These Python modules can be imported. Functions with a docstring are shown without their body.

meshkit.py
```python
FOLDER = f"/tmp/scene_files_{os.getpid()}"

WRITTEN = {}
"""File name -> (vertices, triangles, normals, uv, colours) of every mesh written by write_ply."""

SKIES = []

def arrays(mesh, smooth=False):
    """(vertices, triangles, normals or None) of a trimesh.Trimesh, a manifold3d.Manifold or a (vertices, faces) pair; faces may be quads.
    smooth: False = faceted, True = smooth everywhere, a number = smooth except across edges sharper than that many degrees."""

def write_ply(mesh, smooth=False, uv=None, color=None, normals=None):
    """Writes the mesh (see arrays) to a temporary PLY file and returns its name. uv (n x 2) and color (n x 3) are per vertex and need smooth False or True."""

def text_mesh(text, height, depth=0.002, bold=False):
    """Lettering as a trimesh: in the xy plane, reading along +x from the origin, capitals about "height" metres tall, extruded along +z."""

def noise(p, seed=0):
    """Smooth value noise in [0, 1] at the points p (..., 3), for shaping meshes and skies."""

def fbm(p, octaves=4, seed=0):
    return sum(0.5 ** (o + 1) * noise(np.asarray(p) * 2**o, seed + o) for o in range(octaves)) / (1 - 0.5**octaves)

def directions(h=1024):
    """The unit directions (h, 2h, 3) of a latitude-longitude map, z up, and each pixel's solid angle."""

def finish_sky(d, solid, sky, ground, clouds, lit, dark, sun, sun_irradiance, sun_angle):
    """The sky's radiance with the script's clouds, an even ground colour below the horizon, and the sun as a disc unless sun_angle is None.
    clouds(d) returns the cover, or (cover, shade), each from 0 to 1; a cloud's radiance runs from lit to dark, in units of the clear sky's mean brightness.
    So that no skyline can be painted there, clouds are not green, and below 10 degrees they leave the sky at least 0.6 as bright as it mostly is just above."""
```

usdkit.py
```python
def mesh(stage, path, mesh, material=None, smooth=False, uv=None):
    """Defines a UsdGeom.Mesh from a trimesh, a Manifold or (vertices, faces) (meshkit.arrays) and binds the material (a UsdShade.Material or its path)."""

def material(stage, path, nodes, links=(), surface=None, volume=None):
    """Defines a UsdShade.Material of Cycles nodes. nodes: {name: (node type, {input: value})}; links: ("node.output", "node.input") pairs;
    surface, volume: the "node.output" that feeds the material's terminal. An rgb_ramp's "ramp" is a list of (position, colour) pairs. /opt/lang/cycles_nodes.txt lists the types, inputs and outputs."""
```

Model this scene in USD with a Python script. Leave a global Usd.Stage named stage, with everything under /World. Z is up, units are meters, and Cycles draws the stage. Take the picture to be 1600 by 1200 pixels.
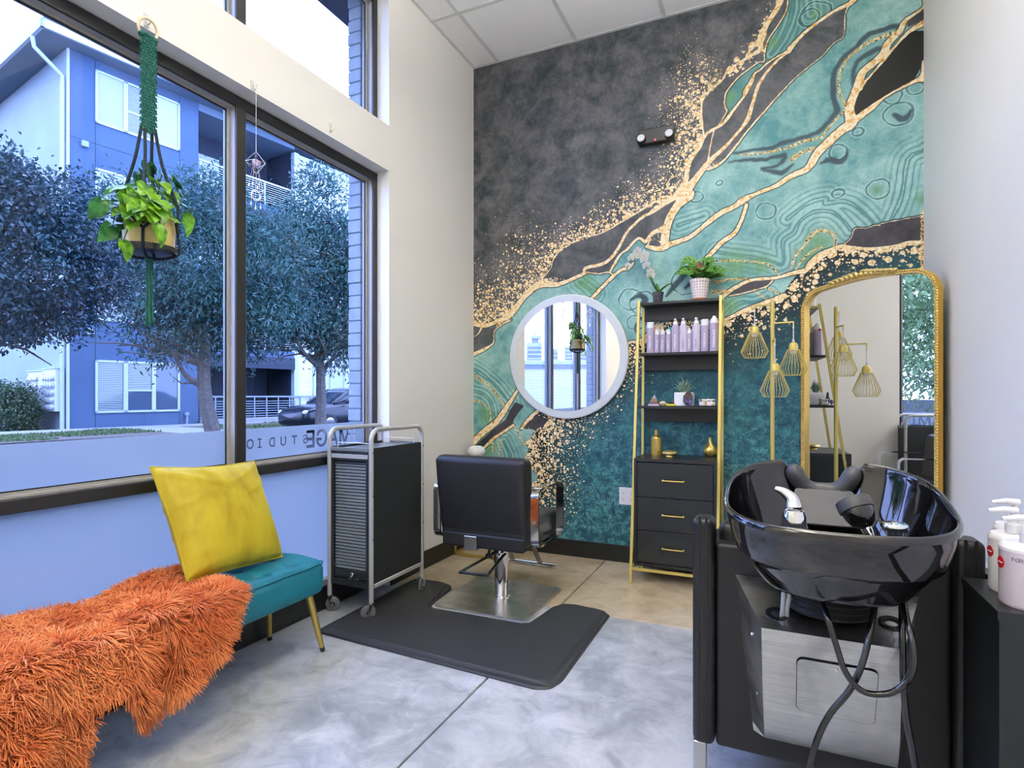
import math, random
import numpy as np, trimesh, manifold3d as m3, shapely
from shapely.geometry import Polygon, LineString, Point
import usdkit, meshkit
from pxr import Usd, UsdGeom, UsdLux, UsdShade, Gf, Sdf, Vt

stage = Usd.Stage.CreateInMemory()
UsdGeom.SetStageUpAxis(stage, UsdGeom.Tokens.z)
UsdGeom.SetStageMetersPerUnit(stage, 1.0)
UsdGeom.Xform.Define(stage, '/World')

# ------------------------------------------------------------ camera, sky, lamps, exposure
F, HOR = 890.0, 617.0                       # focal length and horizon of the photograph, in its pixels
YAW = math.atan(405 / 890.0)
CAM = np.array([2.062, -3.826, 1.133])
FW = np.array([-math.sin(YAW), math.cos(YAW), 0.0]); RT = np.array([math.cos(YAW), math.sin(YAW), 0.0]); UP = np.array([0, 0, 1.0])
cam = UsdGeom.Camera.Define(stage, '/World/camera')
cam.CreateHorizontalApertureAttr(36.0); cam.CreateVerticalApertureAttr(27.0)
cam.CreateFocalLengthAttr(36.0 * F / 1600)
cam.CreateVerticalApertureOffsetAttr(36.0 * (HOR - 600) / 1600)
cam.CreateClippingRangeAttr(Gf.Vec2f(0.05, 2000))
cam.CreateExposureAttr(0.15)
UsdGeom.Xformable(cam).AddTransformOp().Set(Gf.Matrix4d(*RT, 0, *UP, 0, *(-FW), 0, *CAM, 1))
sky = UsdLux.DomeLight.Define(stage, '/World/sky')
sky.CreateColorAttr(Gf.Vec3f(1.16, 1.42, 2.85)); sky.CreateIntensityAttr(1.0)
PANEL = (21.5, 20.0, 17.6)                    # radiance of the ceiling light panels
UPLIGHT = (182.0, 172.0, 157.0)              # and of the upward faces of the two pendants

def ray(px, py): return FW + (px - 800) / F * RT + (HOR - py) / F * UP
def hit(px, py, p, n):                       # where the line of sight through a pixel of the photograph meets a plane
    r = ray(px, py); n = np.asarray(n, float); t = ((np.asarray(p, float) - CAM) @ n) / (r @ n); return CAM + r * t
def on_y(px, py, Y=0.0): return hit(px, py, (0, Y, 0), (0, 1, 0))
def on_x(px, py, X=0.0): return hit(px, py, (X, 0, 0), (1, 0, 0))
def on_z(px, py, Z=0.0): return hit(px, py, (0, 0, Z), (0, 0, 1))
def on_d(px, py, d): return CAM + ray(px, py) * d

# ------------------------------------------------------------ materials
class Ref(str): pass
class G:
    def __init__(s): s.nodes, s.links, s.k = {}, [], 0
    def n(s, kind, out=None, **kw):
        s.k += 1; nm = f'n{s.k}'; ins = {}
        for a, b in kw.items():
            if isinstance(b, Ref): s.links.append((str(b), f'{nm}.{a}'))
            else: ins[a] = b
        s.nodes[nm] = (kind, ins)
        return Ref(f'{nm}.{out}') if out else nm
    def math(s, op, a, b=0.5, c=0.0, clamp=False): return s.n('math', 'value', math_type=op, value1=a, value2=b, value3=c, use_clamp=clamp)
    def mix(s, f, a, b, t='mix'): return s.n('mix', 'color', mix_type=t, fac=f, color1=a, color2=b)
    def rng(s, v, a, b, c=0.0, d=1.0): return s.n('map_range', 'result', value=v, from_min=a, from_max=b, to_min=c, to_max=d, clamp=True)
    def pos(s): return s.n('geometry', 'position')
    def obj(s): return s.n('texture_coordinate', 'object')
    def noise(s, vec, scale, detail=3, rough=0.55, dist=0.0, out='fac'): return s.n('noise_texture', out, vector=vec, scale=scale, detail=detail, roughness=rough, distortion=dist)
    def ramp(s, f, stops): return s.n('rgb_ramp', 'color', fac=f, ramp=stops)
    def bump(s, h, strength=0.3, dist=0.01): return s.n('bump', 'normal', height=h, strength=strength, distance=dist)
    def scale(s, vec, sc): return s.n('mapping', 'vector', vector=vec, scale=sc)
MATS = {}
def make(name, g, surf, vol=None):
    MATS[name] = usdkit.material(stage, f'/World/Looks/{name}', g.nodes, g.links, surface=surf, volume=vol); return MATS[name]
def simple(name, col, rough=0.5, metal=0.0, noise=0.0, nscale=30, bump=0.0, bscale=200, **kw):
    g = G(); base = col
    if noise:
        f = g.noise(g.obj(), nscale, 4)
        base = g.mix(g.rng(f, 0.3, 0.7), [c * (1 - noise) for c in col], [min(1, c * (1 + noise)) for c in col])
    ins = dict(base_color=base, roughness=rough, metallic=metal, **kw)
    if bump: ins['normal'] = g.bump(g.noise(g.obj(), bscale, 3), bump, 0.002)
    return make(name, g, g.n('principled_bsdf', 'BSDF', **ins))
def srgb(r, g, b): return tuple(((c / 255) / 12.92 if c < 10.3 else (((c / 255) + 0.055) / 1.055) ** 2.4) for c in (r, g, b))

simple('wall_paint', (0.80, 0.785, 0.75), 0.6, bump=0.05, bscale=300)
simple('jamb_white', (0.84, 0.84, 0.83), 0.45)
simple('right_paint', (0.86, 0.84, 0.79), 0.55, bump=0.05, bscale=300)
simple('ceiling_tile', (0.90, 0.90, 0.90), 0.85, noise=0.02, nscale=90, bump=0.15, bscale=350)
simple('ceiling_grid', (0.66, 0.67, 0.67), 0.5)
simple('bronze', (0.011, 0.011, 0.011), 0.42, metal=0.0, specular_ior_level=0.55)
simple('bronze_return', (0.36, 0.36, 0.35), 0.42, metal=0.15)
simple('black_base', (0.008, 0.010, 0.010), 0.35)
simple('black_rubber', (0.012, 0.012, 0.012), 0.6)
simple('black_leather', (0.012, 0.0125, 0.014), 0.42, bump=0.08, bscale=500, specular_ior_level=0.4)
simple('black_gloss', (0.004, 0.004, 0.005), 0.05, coat_weight=0.6, coat_roughness=0.02)
simple('black_panel', (0.010, 0.013, 0.014), 0.5)
simple('black_plastic', (0.010, 0.011, 0.012), 0.3)
simple('black_wood', (0.010, 0.013, 0.015), 0.38, noise=0.15, nscale=8)
simple('grey_gel', (0.045, 0.047, 0.053), 0.42)
simple('mat_foam', (0.024, 0.025, 0.027), 0.55, noise=0.12, nscale=4, bump=0.12, bscale=420)
simple('shutter', (0.15, 0.17, 0.175), 0.3)
simple('trolley_silver', (0.46, 0.46, 0.44), 0.4, metal=0.35)
simple('chrome', (0.80, 0.80, 0.80), 0.06, metal=1.0)
simple('caster_rubber', (0.10, 0.11, 0.115), 0.5)
simple('mirror', (0.93, 0.94, 0.94), 0.0, metal=1.0)
simple('white_plastic', (0.80, 0.80, 0.80), 0.35)
simple('clear_plastic', (0.85, 0.85, 0.84), 0.2, transmission_weight=0.3)
simple('gold_metal', (0.62, 0.46, 0.13), 0.30, metal=0.85)
simple('gold_paint', (0.62, 0.50, 0.14), 0.40, metal=0.35)
simple('gold_leaf', (0.80, 0.60, 0.22), 0.30, metal=0.7, noise=0.06, nscale=40)
simple('gold_deep', (0.62, 0.36, 0.04), 0.45, metal=0.35)
simple('teal_velvet', srgb(6, 104, 122), 0.55, noise=0.12, nscale=14, sheen_weight=0.5, sheen_roughness=0.35, sheen_tint=srgb(60, 170, 185))
simple('orchid_white', (0.88, 0.87, 0.85), 0.5, subsurface_weight=0.1, subsurface_scale=0.01)
simple('stem_green', srgb(52, 88, 30), 0.5)
simple('leaf_dark', srgb(30, 70, 28), 0.4)
simple('soil', srgb(50, 38, 28), 0.9, noise=0.4, nscale=200)
simple('cream_ceramic', (0.56, 0.44, 0.16), 0.4, noise=0.08, nscale=30)
simple('white_ceramic', (0.82, 0.82, 0.84), 0.35)
simple('terracotta', srgb(190, 120, 80), 0.7)
simple('macrame', srgb(10, 84, 74), 0.8, noise=0.2, nscale=120, bump=0.4, bscale=500)
simple('macrame_dark', srgb(10, 34, 44), 0.8, bump=0.4, bscale=500)
simple('wood_ring', srgb(225, 208, 175), 0.5, noise=0.08, nscale=30)
simple('lavender', srgb(178, 165, 188), 0.35)
simple('lavender_light', srgb(205, 196, 212), 0.35)
simple('bottle_white', (0.84, 0.83, 0.85), 0.3)
simple('ink_grey', srgb(120, 110, 130), 0.5)
simple('ink_white', (0.9, 0.9, 0.92), 0.5)
simple('red_print', srgb(200, 25, 45), 0.45)
simple('teal_packet', srgb(20, 150, 145), 0.3)
simple('yellow_plastic', srgb(225, 215, 40), 0.35)
simple('crystal_purple', srgb(120, 105, 165), 0.2, transmission_weight=0.35)
simple('crystal_clear', (0.9, 0.88, 0.95), 0.05, transmission_weight=0.7)
simple('rose_quartz', srgb(215, 190, 215), 0.15, transmission_weight=0.4)
simple('stone_brown', srgb(120, 85, 60), 0.4, noise=0.45, nscale=70)
simple('stone_dark', srgb(70, 58, 55), 0.3, noise=0.5, nscale=90)
simple('stone_cream', srgb(215, 190, 150), 0.5, noise=0.2, nscale=90)
simple('thread_white', (0.8, 0.8, 0.78), 0.5)
simple('led_red', (0.9, 0.05, 0.05), 0.3, emission_color=(1, 0.1, 0.1), emission_strength=1.5)
simple('lamp_lens', (0.75, 0.76, 0.78), 0.15)
simple('ring_frost', (0.62, 0.67, 0.70), 0.22, specular_ior_level=0.8)
simple('mirror_rim', (0.82, 0.84, 0.86), 0.35)
simple('brushed_edge', (0.55, 0.55, 0.54), 0.25, metal=1.0)
simple('braid', (0.45, 0.45, 0.45), 0.35, metal=0.9, bump=0.6, bscale=900)
# outside
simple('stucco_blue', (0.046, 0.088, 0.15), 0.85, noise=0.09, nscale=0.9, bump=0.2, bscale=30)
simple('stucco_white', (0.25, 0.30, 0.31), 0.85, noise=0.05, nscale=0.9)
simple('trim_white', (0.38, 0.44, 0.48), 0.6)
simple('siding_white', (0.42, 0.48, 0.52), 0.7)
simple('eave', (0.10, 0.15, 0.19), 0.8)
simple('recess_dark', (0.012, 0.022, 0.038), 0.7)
simple('steel_rail', (0.18, 0.22, 0.26), 0.5)
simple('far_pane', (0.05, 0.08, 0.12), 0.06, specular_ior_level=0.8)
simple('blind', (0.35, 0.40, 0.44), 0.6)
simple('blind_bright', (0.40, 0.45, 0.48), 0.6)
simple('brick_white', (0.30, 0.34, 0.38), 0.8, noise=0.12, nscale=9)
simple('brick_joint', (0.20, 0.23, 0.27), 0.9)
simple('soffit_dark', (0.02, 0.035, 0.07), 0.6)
simple('sidewalk', (0.24, 0.24, 0.23), 0.9, noise=0.08, nscale=2)
simple('asphalt', (0.045, 0.045, 0.045), 0.95, noise=0.1, nscale=3, specular_ior_level=0.0)
simple('mulch', (0.10, 0.08, 0.06), 0.95, noise=0.4, nscale=20)
simple('grass_blade', (0.07, 0.12, 0.03), 0.7)
simple('bark', (0.10, 0.085, 0.07), 0.9, noise=0.35, nscale=12)
simple('meter_grey', (0.48, 0.50, 0.50), 0.5)
simple('meter_glass', (0.40, 0.42, 0.44), 0.1)
simple('car_paint', (0.008, 0.011, 0.016), 0.25, coat_weight=0.15)
simple('car_glass', (0.02, 0.03, 0.04), 0.05)
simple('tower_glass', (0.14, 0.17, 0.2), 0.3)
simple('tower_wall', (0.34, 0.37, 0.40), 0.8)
simple('shingle', (0.16, 0.17, 0.18), 0.9)

def leafmat(name, a, b, rough=0.35, transl=0.25, scale=6):
    g = G(); rnd = g.n('object_info', 'random'); c = g.mix(g.rng(g.noise(g.pos(), scale, 2), 0.35, 0.65), a, b)
    p = g.n('principled_bsdf', 'BSDF', base_color=c, roughness=rough)
    t = g.n('translucent_bsdf', 'BSDF', color=g.mix(0.5, c, [min(1, x * 2) for x in b]))
    return make(name, g, g.n('mix_closure', 'closure', fac=transl, closure1=p, closure2=t))
leafmat('oak_dark', (0.006, 0.022, 0.032), (0.018, 0.058, 0.060), 0.45, 0.10, 1.5)
leafmat('oak_mid', (0.012, 0.048, 0.048), (0.045, 0.125, 0.095), 0.42, 0.15, 1.2)
leafmat('oak_light', (0.12, 0.22, 0.08), (0.25, 0.36, 0.14), 0.35, 0.25, 1.2)
leafmat('hedge_leaf', (0.02, 0.05, 0.02), (0.06, 0.11, 0.04), 0.35, 0.1, 4)
leafmat('pothos', srgb(44, 100, 20), srgb(128, 178, 44), 0.32, 0.2, 45)
leafmat('pothos_dark', srgb(22, 72, 36), srgb(64, 124, 50), 0.32, 0.15, 45)
leafmat('orchid_leaf', srgb(40, 90, 22), srgb(80, 130, 40), 0.35, 0.15, 20)
leafmat('succulent', srgb(92, 118, 96), srgb(140, 165, 140), 0.45, 0.1, 60)

def build_special():
    # polished concrete
    for nm, a, b, c in (('concrete', srgb(142, 146, 148), srgb(200, 202, 201), srgb(108, 113, 117)), ('concrete_tan', srgb(176, 156, 122), srgb(214, 200, 174), srgb(142, 120, 86))):
        g = G(); p = g.pos()
        n1 = g.noise(p, 1.3, 6, 0.62, 0.6); n2 = g.noise(p, 6.5, 6, 0.65, 0.8); n3 = g.noise(p, 40, 3)
        col = g.mix(g.rng(n1, 0.35, 0.66), a, b)
        col = g.mix(g.math('multiply', g.rng(n2, 0.50, 0.72), 0.65), col, c)
        col = g.mix(g.math('multiply', g.rng(n2, 0.48, 0.30), 0.45), col, [min(1, x * 1.25) for x in b])
        col = g.mix(g.rng(n3, 0.3, 0.7, 0.0, 0.08), col, c)
        rg = g.rng(n2, 0.3, 0.7, 0.13, 0.26)
        make(nm, g, g.n('principled_bsdf', 'BSDF', base_color=col, roughness=rg, specular_ior_level=0.5, normal=g.bump(n2, 0.03, 0.004)))
    # window glass: tinted see-through pane with a fresnel mirror
    g = G(); fc = g.n('layer_weight', 'facing', blend=0.5)
    make('pane_glass', g, g.n('mix_closure', 'closure', fac=g.math('multiply_add', g.math('power', fc, 5.0), 0.55, 0.014), closure1=g.n('transparent_bsdf', 'BSDF', color=(0.88, 0.94, 0.99)), closure2=g.n('glossy_bsdf', 'BSDF', color=(0.9, 0.93, 1.0), roughness=0.0)))
    # frosted film
    g = G(); d = g.n('mix_closure', 'closure', fac=0.12, closure1=g.n('translucent_bsdf', 'BSDF', color=(0.55, 0.575, 0.565)), closure2=g.n('diffuse_bsdf', 'BSDF', color=(0.30, 0.35, 0.52)))
    make('frosted_film', g, g.n('mix_closure', 'closure', fac=0.05, closure1=d, closure2=g.n('glossy_bsdf', 'BSDF', color=(1, 1, 1), roughness=0.12)))
    g = G(); make('light_panel', g, g.n('emission', 'emission', color=PANEL, strength=1.0)); g = G(); make('uplight', g, g.n('emission', 'emission', color=UPLIGHT, strength=1.0))
    g = G(); make('bulb_glass', g, g.n('mix_closure', 'closure', fac=g.math('multiply_add', g.math('power', g.n('layer_weight', 'facing', blend=0.5), 3.0), 0.6, 0.06), closure1=g.n('transparent_bsdf', 'BSDF', color=(0.96, 0.96, 0.95)), closure2=g.n('glossy_bsdf', 'BSDF', color=(1, 1, 1), roughness=0.02)))
    # brushed steel
    for nm, sc in (('brushed_steel', (3, 3, 220)), ('brushed_plate', (3, 160, 3))):
        g = G(); n = g.noise(g.scale(g.pos(), sc), 2.0, 4); n2 = g.noise(g.pos(), 5, 3)
        make(nm, g, g.n('principled_bsdf', 'BSDF', base_color=g.mix(g.rng(n, 0.3, 0.7), (0.52, 0.51, 0.49), (0.72, 0.71, 0.68)), metallic=1.0, roughness=g.rng(n2, 0.3, 0.7, 0.24, 0.38), anisotropic=0.5))
    # mustard velvet: nap streaks
    g = G(); p = g.obj(); n = g.noise(g.scale(p, (6, 6, 2.2)), 1.6, 3, 0.5, 0.2); fine = g.noise(p, 260, 2)
    col = g.mix(g.rng(n, 0.36, 0.66), srgb(168, 146, 4), srgb(196, 178, 36))
    make('mustard_velvet', g, g.n('principled_bsdf', 'BSDF', base_color=col, roughness=0.6, sheen_weight=0.55, sheen_roughness=0.35, sheen_tint=srgb(240, 225, 110), normal=g.bump(g.math('add', g.math('multiply', g.noise(g.scale(p, (5, 14, 5)), 2.2, 3, 0.5, 0.8), 1.0), g.math('multiply', fine, 0.02)), 0.10, 0.02)))
    # shaggy fur
    g = G(); n = g.noise(g.pos(), 7, 3); i = g.n('hair_info', 'intercept')
    col = g.mix(g.rng(n, 0.35, 0.68), srgb(212, 112, 54), srgb(244, 158, 96))
    col = g.mix(g.math('multiply', i, 0.35), col, srgb(250, 180, 130))
    make('orange_fur', g, g.n('principled_bsdf', 'BSDF', base_color=col, roughness=0.55, specular_ior_level=0.3, sheen_weight=0.2))
    simple('fur_backing', srgb(200, 96, 50), 0.8)
    # prayer-plant leaf: dark chevrons on mid green
    g = G(); u = g.n('uvmap', 'UV'); sx = g.n('separate_xyz', vector=u); uu, vv = Ref(sx + '.x'), Ref(sx + '.y')
    w = g.math('sine', g.math('multiply', g.math('subtract', vv, g.math('multiply', g.math('absolute', uu), 0.35)), 44.0))
    dark = g.math('multiply', g.rng(w, 0.0, 0.5), g.rng(g.math('absolute', uu), 0.02, 0.10))
    dark = g.math('multiply', dark, g.rng(g.math('absolute', uu), 0.42, 0.30))
    make('prayer_leaf', g, g.n('principled_bsdf', 'BSDF', base_color=g.mix(dark, srgb(84, 142, 52), srgb(22, 50, 26)), roughness=0.4))
    # patterned pot
    g = G(); sp = g.n('separate_xyz', vector=g.obj()); ang = g.math('arctan2', Ref(sp + '.y'), Ref(sp + '.x'))
    a = g.math('absolute', g.math('sine', g.math('multiply', ang, 10.0))); z = g.math('absolute', g.math('sine', g.math('multiply', Ref(sp + '.z'), 190.0)))
    dots = g.math('multiply', g.rng(a, 0.55, 0.75), g.rng(z, 0.45, 0.7))
    make('pot_pattern', g, g.n('principled_bsdf', 'BSDF', base_color=g.mix(g.math('multiply', dots, 0.75), (0.80, 0.76, 0.74), srgb(190, 150, 135)), roughness=0.6))
    # speckled orchid pot
    g = G(); v = g.n('voronoi_texture', 'distance', vector=g.obj(), scale=120)
    make('speckle_pot', g, g.n('principled_bsdf', 'BSDF', base_color=g.mix(g.rng(v, 0.25, 0.4), (0.22, 0.21, 0.22), (0.02, 0.02, 0.022)), roughness=0.4))
    # painted trinket box, crystal geode
    g = G(); v = g.n('voronoi_texture', 'color', vector=g.obj(), scale=70)
    sv = g.n('separate_color', color=v); make('trinket', g, g.n('principled_bsdf', 'BSDF', base_color=g.ramp(Ref(sv + '.r'), [(0, (0.75, 0.74, 0.70)), (0.55, (0.8, 0.78, 0.74)), (0.6, srgb(150, 90, 60)), (0.75, srgb(60, 90, 90)), (0.85, (0.75, 0.74, 0.70)), (1, srgb(190, 150, 70))]), roughness=0.4))
    # painted brick far off (each course too small to pick apart)
    g = G(); b = g.n('brick_texture', 'color', vector=g.n('mapping', 'vector', vector=g.obj(), rotation=(math.pi / 2, 0, 0)), color1=(0.62, 0.63, 0.60), color2=(0.54, 0.56, 0.54), mortar=(0.44, 0.46, 0.45), scale=1.0, mortar_size=0.006, brick_width=0.30, row_height=0.075)
    make('brick_far', g, g.n('principled_bsdf', 'BSDF', base_color=b, roughness=0.8))
    # corrugated shelf wood top etc. share black_wood; tree-trunk bark shares bark
build_special()

# ------------------------------------------------------------ scene helpers
NAMES = {}
def numbered(parent, name):
    k = NAMES.get((parent, name), 0); NAMES[(parent, name)] = k + 1
    return f'{parent}/{name}' + (f'_{k:03d}' if k else '')
def keys(prim, label=None, cat=None, group=None, kind=None):
    for k, v in (('label', label), ('category', cat), ('group', group), ('kind', kind)):
        if v: prim.SetCustomDataByKey(k, v)
LOC = {}
def thing(name, label, cat=None, loc=(0, 0, 0), rot=0.0, group=None, kind=None):
    path = numbered('/World', name); x = UsdGeom.Xform.Define(stage, path)
    x.AddTranslateOp().Set(Gf.Vec3d(*map(float, loc))); x.AddRotateZOp().Set(float(rot))
    keys(x.GetPrim(), label, cat, group, kind); LOC[path] = (np.array(loc, float), math.radians(rot)); return path
def root(path): return '/'.join(path.split('/')[:3])
def verts_faces(m):
    if hasattr(m, 'to_mesh'): t = m.to_mesh(); return np.array(t.vert_properties[:, :3], float), np.array(t.tri_verts)
    if isinstance(m, tuple):
        v, f = np.asarray(m[0], float), np.asarray(m[1], int)
        if f.shape[1] == 4: f = np.vstack([f[:, [0, 1, 2]], f[:, [0, 2, 3]]])
        return v, f
    return np.array(m.vertices, float), np.array(m.faces)
def join(*ms):
    vs, fs, o = [], [], 0
    for m in ms:
        for q in (m if isinstance(m, list) else [m]):
            v, f = verts_faces(q); vs.append(v); fs.append(f + o); o += len(v)
    return trimesh.Trimesh(np.vstack(vs), np.vstack(fs), process=False)
def part(parent, name, m, mat, smooth=35, world=True, label=None, uv=None, kind=None):
    """One Mesh under PARENT. world: the vertices are in world coordinates, else in the thing's own."""
    if isinstance(m, list): m = join(*m)
    v, f = verts_faces(m)
    if world and root(parent) in LOC:
        o, a = LOC[root(parent)]; v = v - o
        if a: c, s = math.cos(-a), math.sin(-a); v = np.c_[v[:, 0] * c - v[:, 1] * s, v[:, 0] * s + v[:, 1] * c, v[:, 2]]
    path = numbered(parent, name)
    usdkit.mesh(stage, path, trimesh.Trimesh(v, f, process=False), MATS[mat], smooth=smooth, uv=uv)
    keys(stage.GetPrimAtPath(path), label, None, None, kind); return path
def single(name, m, mat, label, cat=None, group=None, kind=None, smooth=35, uv=None):
    path = part('/World', name, m, mat, smooth, False, None, uv); keys(stage.GetPrimAtPath(path), label, cat, group, kind); return path
def dup(src, loc, rot=0.0, label=None):
    p = stage.GetPrimAtPath(src); d = dict(p.GetCustomData()); base = src.split('/')[-1]
    if base[-4:-3] == '_' and base[-3:].isdigit(): base = base[:-4]
    path = thing(base, label or d.get('label'), d.get('category'), loc, rot, d.get('group'))
    q = stage.GetPrimAtPath(path); q.GetReferences().AddInternalReference(src); q.SetInstanceable(True); return path

# ------------------------------------------------------------ shape helpers
def box(x0, x1, y0, y1, z0, z1, ch=0.0):
    x0, x1 = min(x0, x1), max(x0, x1); y0, y1 = min(y0, y1), max(y0, y1); z0, z1 = min(z0, z1), max(z0, z1)
    if not ch:
        m = trimesh.creation.box([x1 - x0, y1 - y0, z1 - z0]); m.apply_translation([(x0 + x1) / 2, (y0 + y1) / 2, (z0 + z1) / 2]); return m
    c = min(ch, (x1 - x0) / 2.01, (y1 - y0) / 2.01, (z1 - z0) / 2.01); P = []
    for sx, X in ((1, x0), (-1, x1)):
        for sy, Y in ((1, y0), (-1, y1)):
            for sz, Z in ((1, z0), (-1, z1)):
                P += [(X, Y + sy * c, Z + sz * c), (X + sx * c, Y, Z + sz * c), (X + sx * c, Y + sy * c, Z)]
    return trimesh.convex.convex_hull(np.array(P))
def xf(m, loc=(0, 0, 0), rz=0, rx=0, ry=0, s=None):
    v, f = verts_faces(m); v = v.copy()
    if s is not None: v = v * np.asarray(s)
    M = trimesh.transformations.euler_matrix(rx, ry, rz)[:3, :3]
    return trimesh.Trimesh(v @ M.T + np.asarray(loc, float), f, process=False)
def rbox(x0, x1, y0, y1, z0, z1, r=0.02, d=0.03):
    """A box rounded by r, with a grid of about d on its faces."""
    h = np.array([x1 - x0, y1 - y0, z1 - z0]) / 2; c = np.array([x0 + x1, y0 + y1, z0 + z1]) / 2; r = min(r, h.min() * 0.98)
    def ax(k):
        inner = h[k] - r; n = max(1, int(round(2 * inner / d))); e = np.linspace(0, math.pi / 2, 5)[:-1]
        a = -inner - r * np.cos(e); return np.r_[a, np.linspace(-inner, inner, n + 1), -a[::-1]]
    A = [ax(k) for k in range(3)]; vs, fs, o = [], [], 0
    for k in range(3):
        i, j = (k + 1) % 3, (k + 2) % 3
        U, V = np.meshgrid(A[i], A[j], indexing='ij'); nu, nv = U.shape
        idx = np.arange(nu * nv).reshape(nu, nv); q = np.stack([idx[:-1, :-1], idx[1:, :-1], idx[1:, 1:], idx[:-1, 1:]], -1).reshape(-1, 4)
        for sgn in (-1, 1):
            P = np.zeros((nu * nv, 3)); P[:, i] = U.ravel(); P[:, j] = V.ravel(); P[:, k] = sgn * h[k]
            vs.append(P); fs.append((q if sgn > 0 else q[:, ::-1]) + o); o += nu * nv
    v = np.vstack(vs); q = np.clip(v, -(h - r), h - r); dd = v - q; L = np.linalg.norm(dd, axis=1, keepdims=True)
    v = q + dd / np.maximum(L, 1e-9) * r + c; f = np.vstack(fs); f = np.vstack([f[:, [0, 1, 2]], f[:, [0, 2, 3]]])
    m = trimesh.Trimesh(v, f, process=False); m.merge_vertices(); return m
def catmull(pts, n=8):
    P = np.asarray(pts, float); P = np.vstack([2 * P[0] - P[1], P, 2 * P[-1] - P[-2]]); out = []
    for i in range(1, len(P) - 2):
        for t in np.linspace(0, 1, n, endpoint=False):
            a, b, c, d = P[i - 1], P[i], P[i + 1], P[i + 2]
            out.append(0.5 * ((2 * b) + (c - a) * t + (2 * a - 5 * b + 4 * c - d) * t * t + (3 * b - a - 3 * c + d) * t ** 3))
    return np.array(out + [P[-2]])
def tube(pts, r, n=10, closed=False, cap=True, sq=None):
    """A swept round tube; r a number or one per point. sq=(a,b): a rectangular section instead."""
    P = np.asarray(pts, float); N = len(P); R = np.broadcast_to(np.asarray(r, float), (N,)) if sq is None else np.ones(N)
    T = np.roll(P, -1, 0) - np.roll(P, 1, 0) if closed else np.gradient(P, axis=0)
    T /= np.maximum(np.linalg.norm(T, axis=1, keepdims=True), 1e-12)
    a = np.array([0, 0, 1.0]) if abs(T[0, 2]) < 0.9 else np.array([0, 1.0, 0])
    u = np.cross(a, T[0]); u /= np.linalg.norm(u); Us = [u]
    for k in range(1, N): u = Us[-1] - (Us[-1] @ T[k]) * T[k]; u /= max(np.linalg.norm(u), 1e-9); Us.append(u)
    U = np.array(Us); W = np.cross(T, U)
    if sq is None: th = np.arange(n) / n * 2 * math.pi; S = np.c_[np.cos(th), np.sin(th)]
    else: n = 4; S = np.array([(1, 1), (-1, 1), (-1, -1), (1, -1)]) * np.array(sq) / 2
    V = (P[:, None] + R[:, None, None] * (S[None, :, :1] * U[:, None] + S[None, :, 1:] * W[:, None])).reshape(-1, 3)
    M = N if closed else N - 1; i = np.arange(M)[:, None]; j = np.arange(n)[None]; i2 = (i + 1) % N; j2 = (j + 1) % n
    f = np.stack([i * n + j, i * n + j2, i2 * n + j2, i2 * n + j], -1).reshape(-1, 4); f = np.vstack([f[:, [0, 1, 2]], f[:, [0, 2, 3]]])
    if cap and not closed:
        V = np.vstack([V, P[0], P[-1]]); k = len(V) - 2; j = np.arange(n); j2 = (j + 1) % n; b = (N - 1) * n
        f = np.vstack([f, np.c_[np.full(n, k), j2, j], np.c_[np.full(n, k + 1), b + j, b + j2]])
    return trimesh.Trimesh(V, f, process=False)
def bar(a, b, w, d=None): return tube([a, b], 1, sq=(w, d or w))
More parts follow.
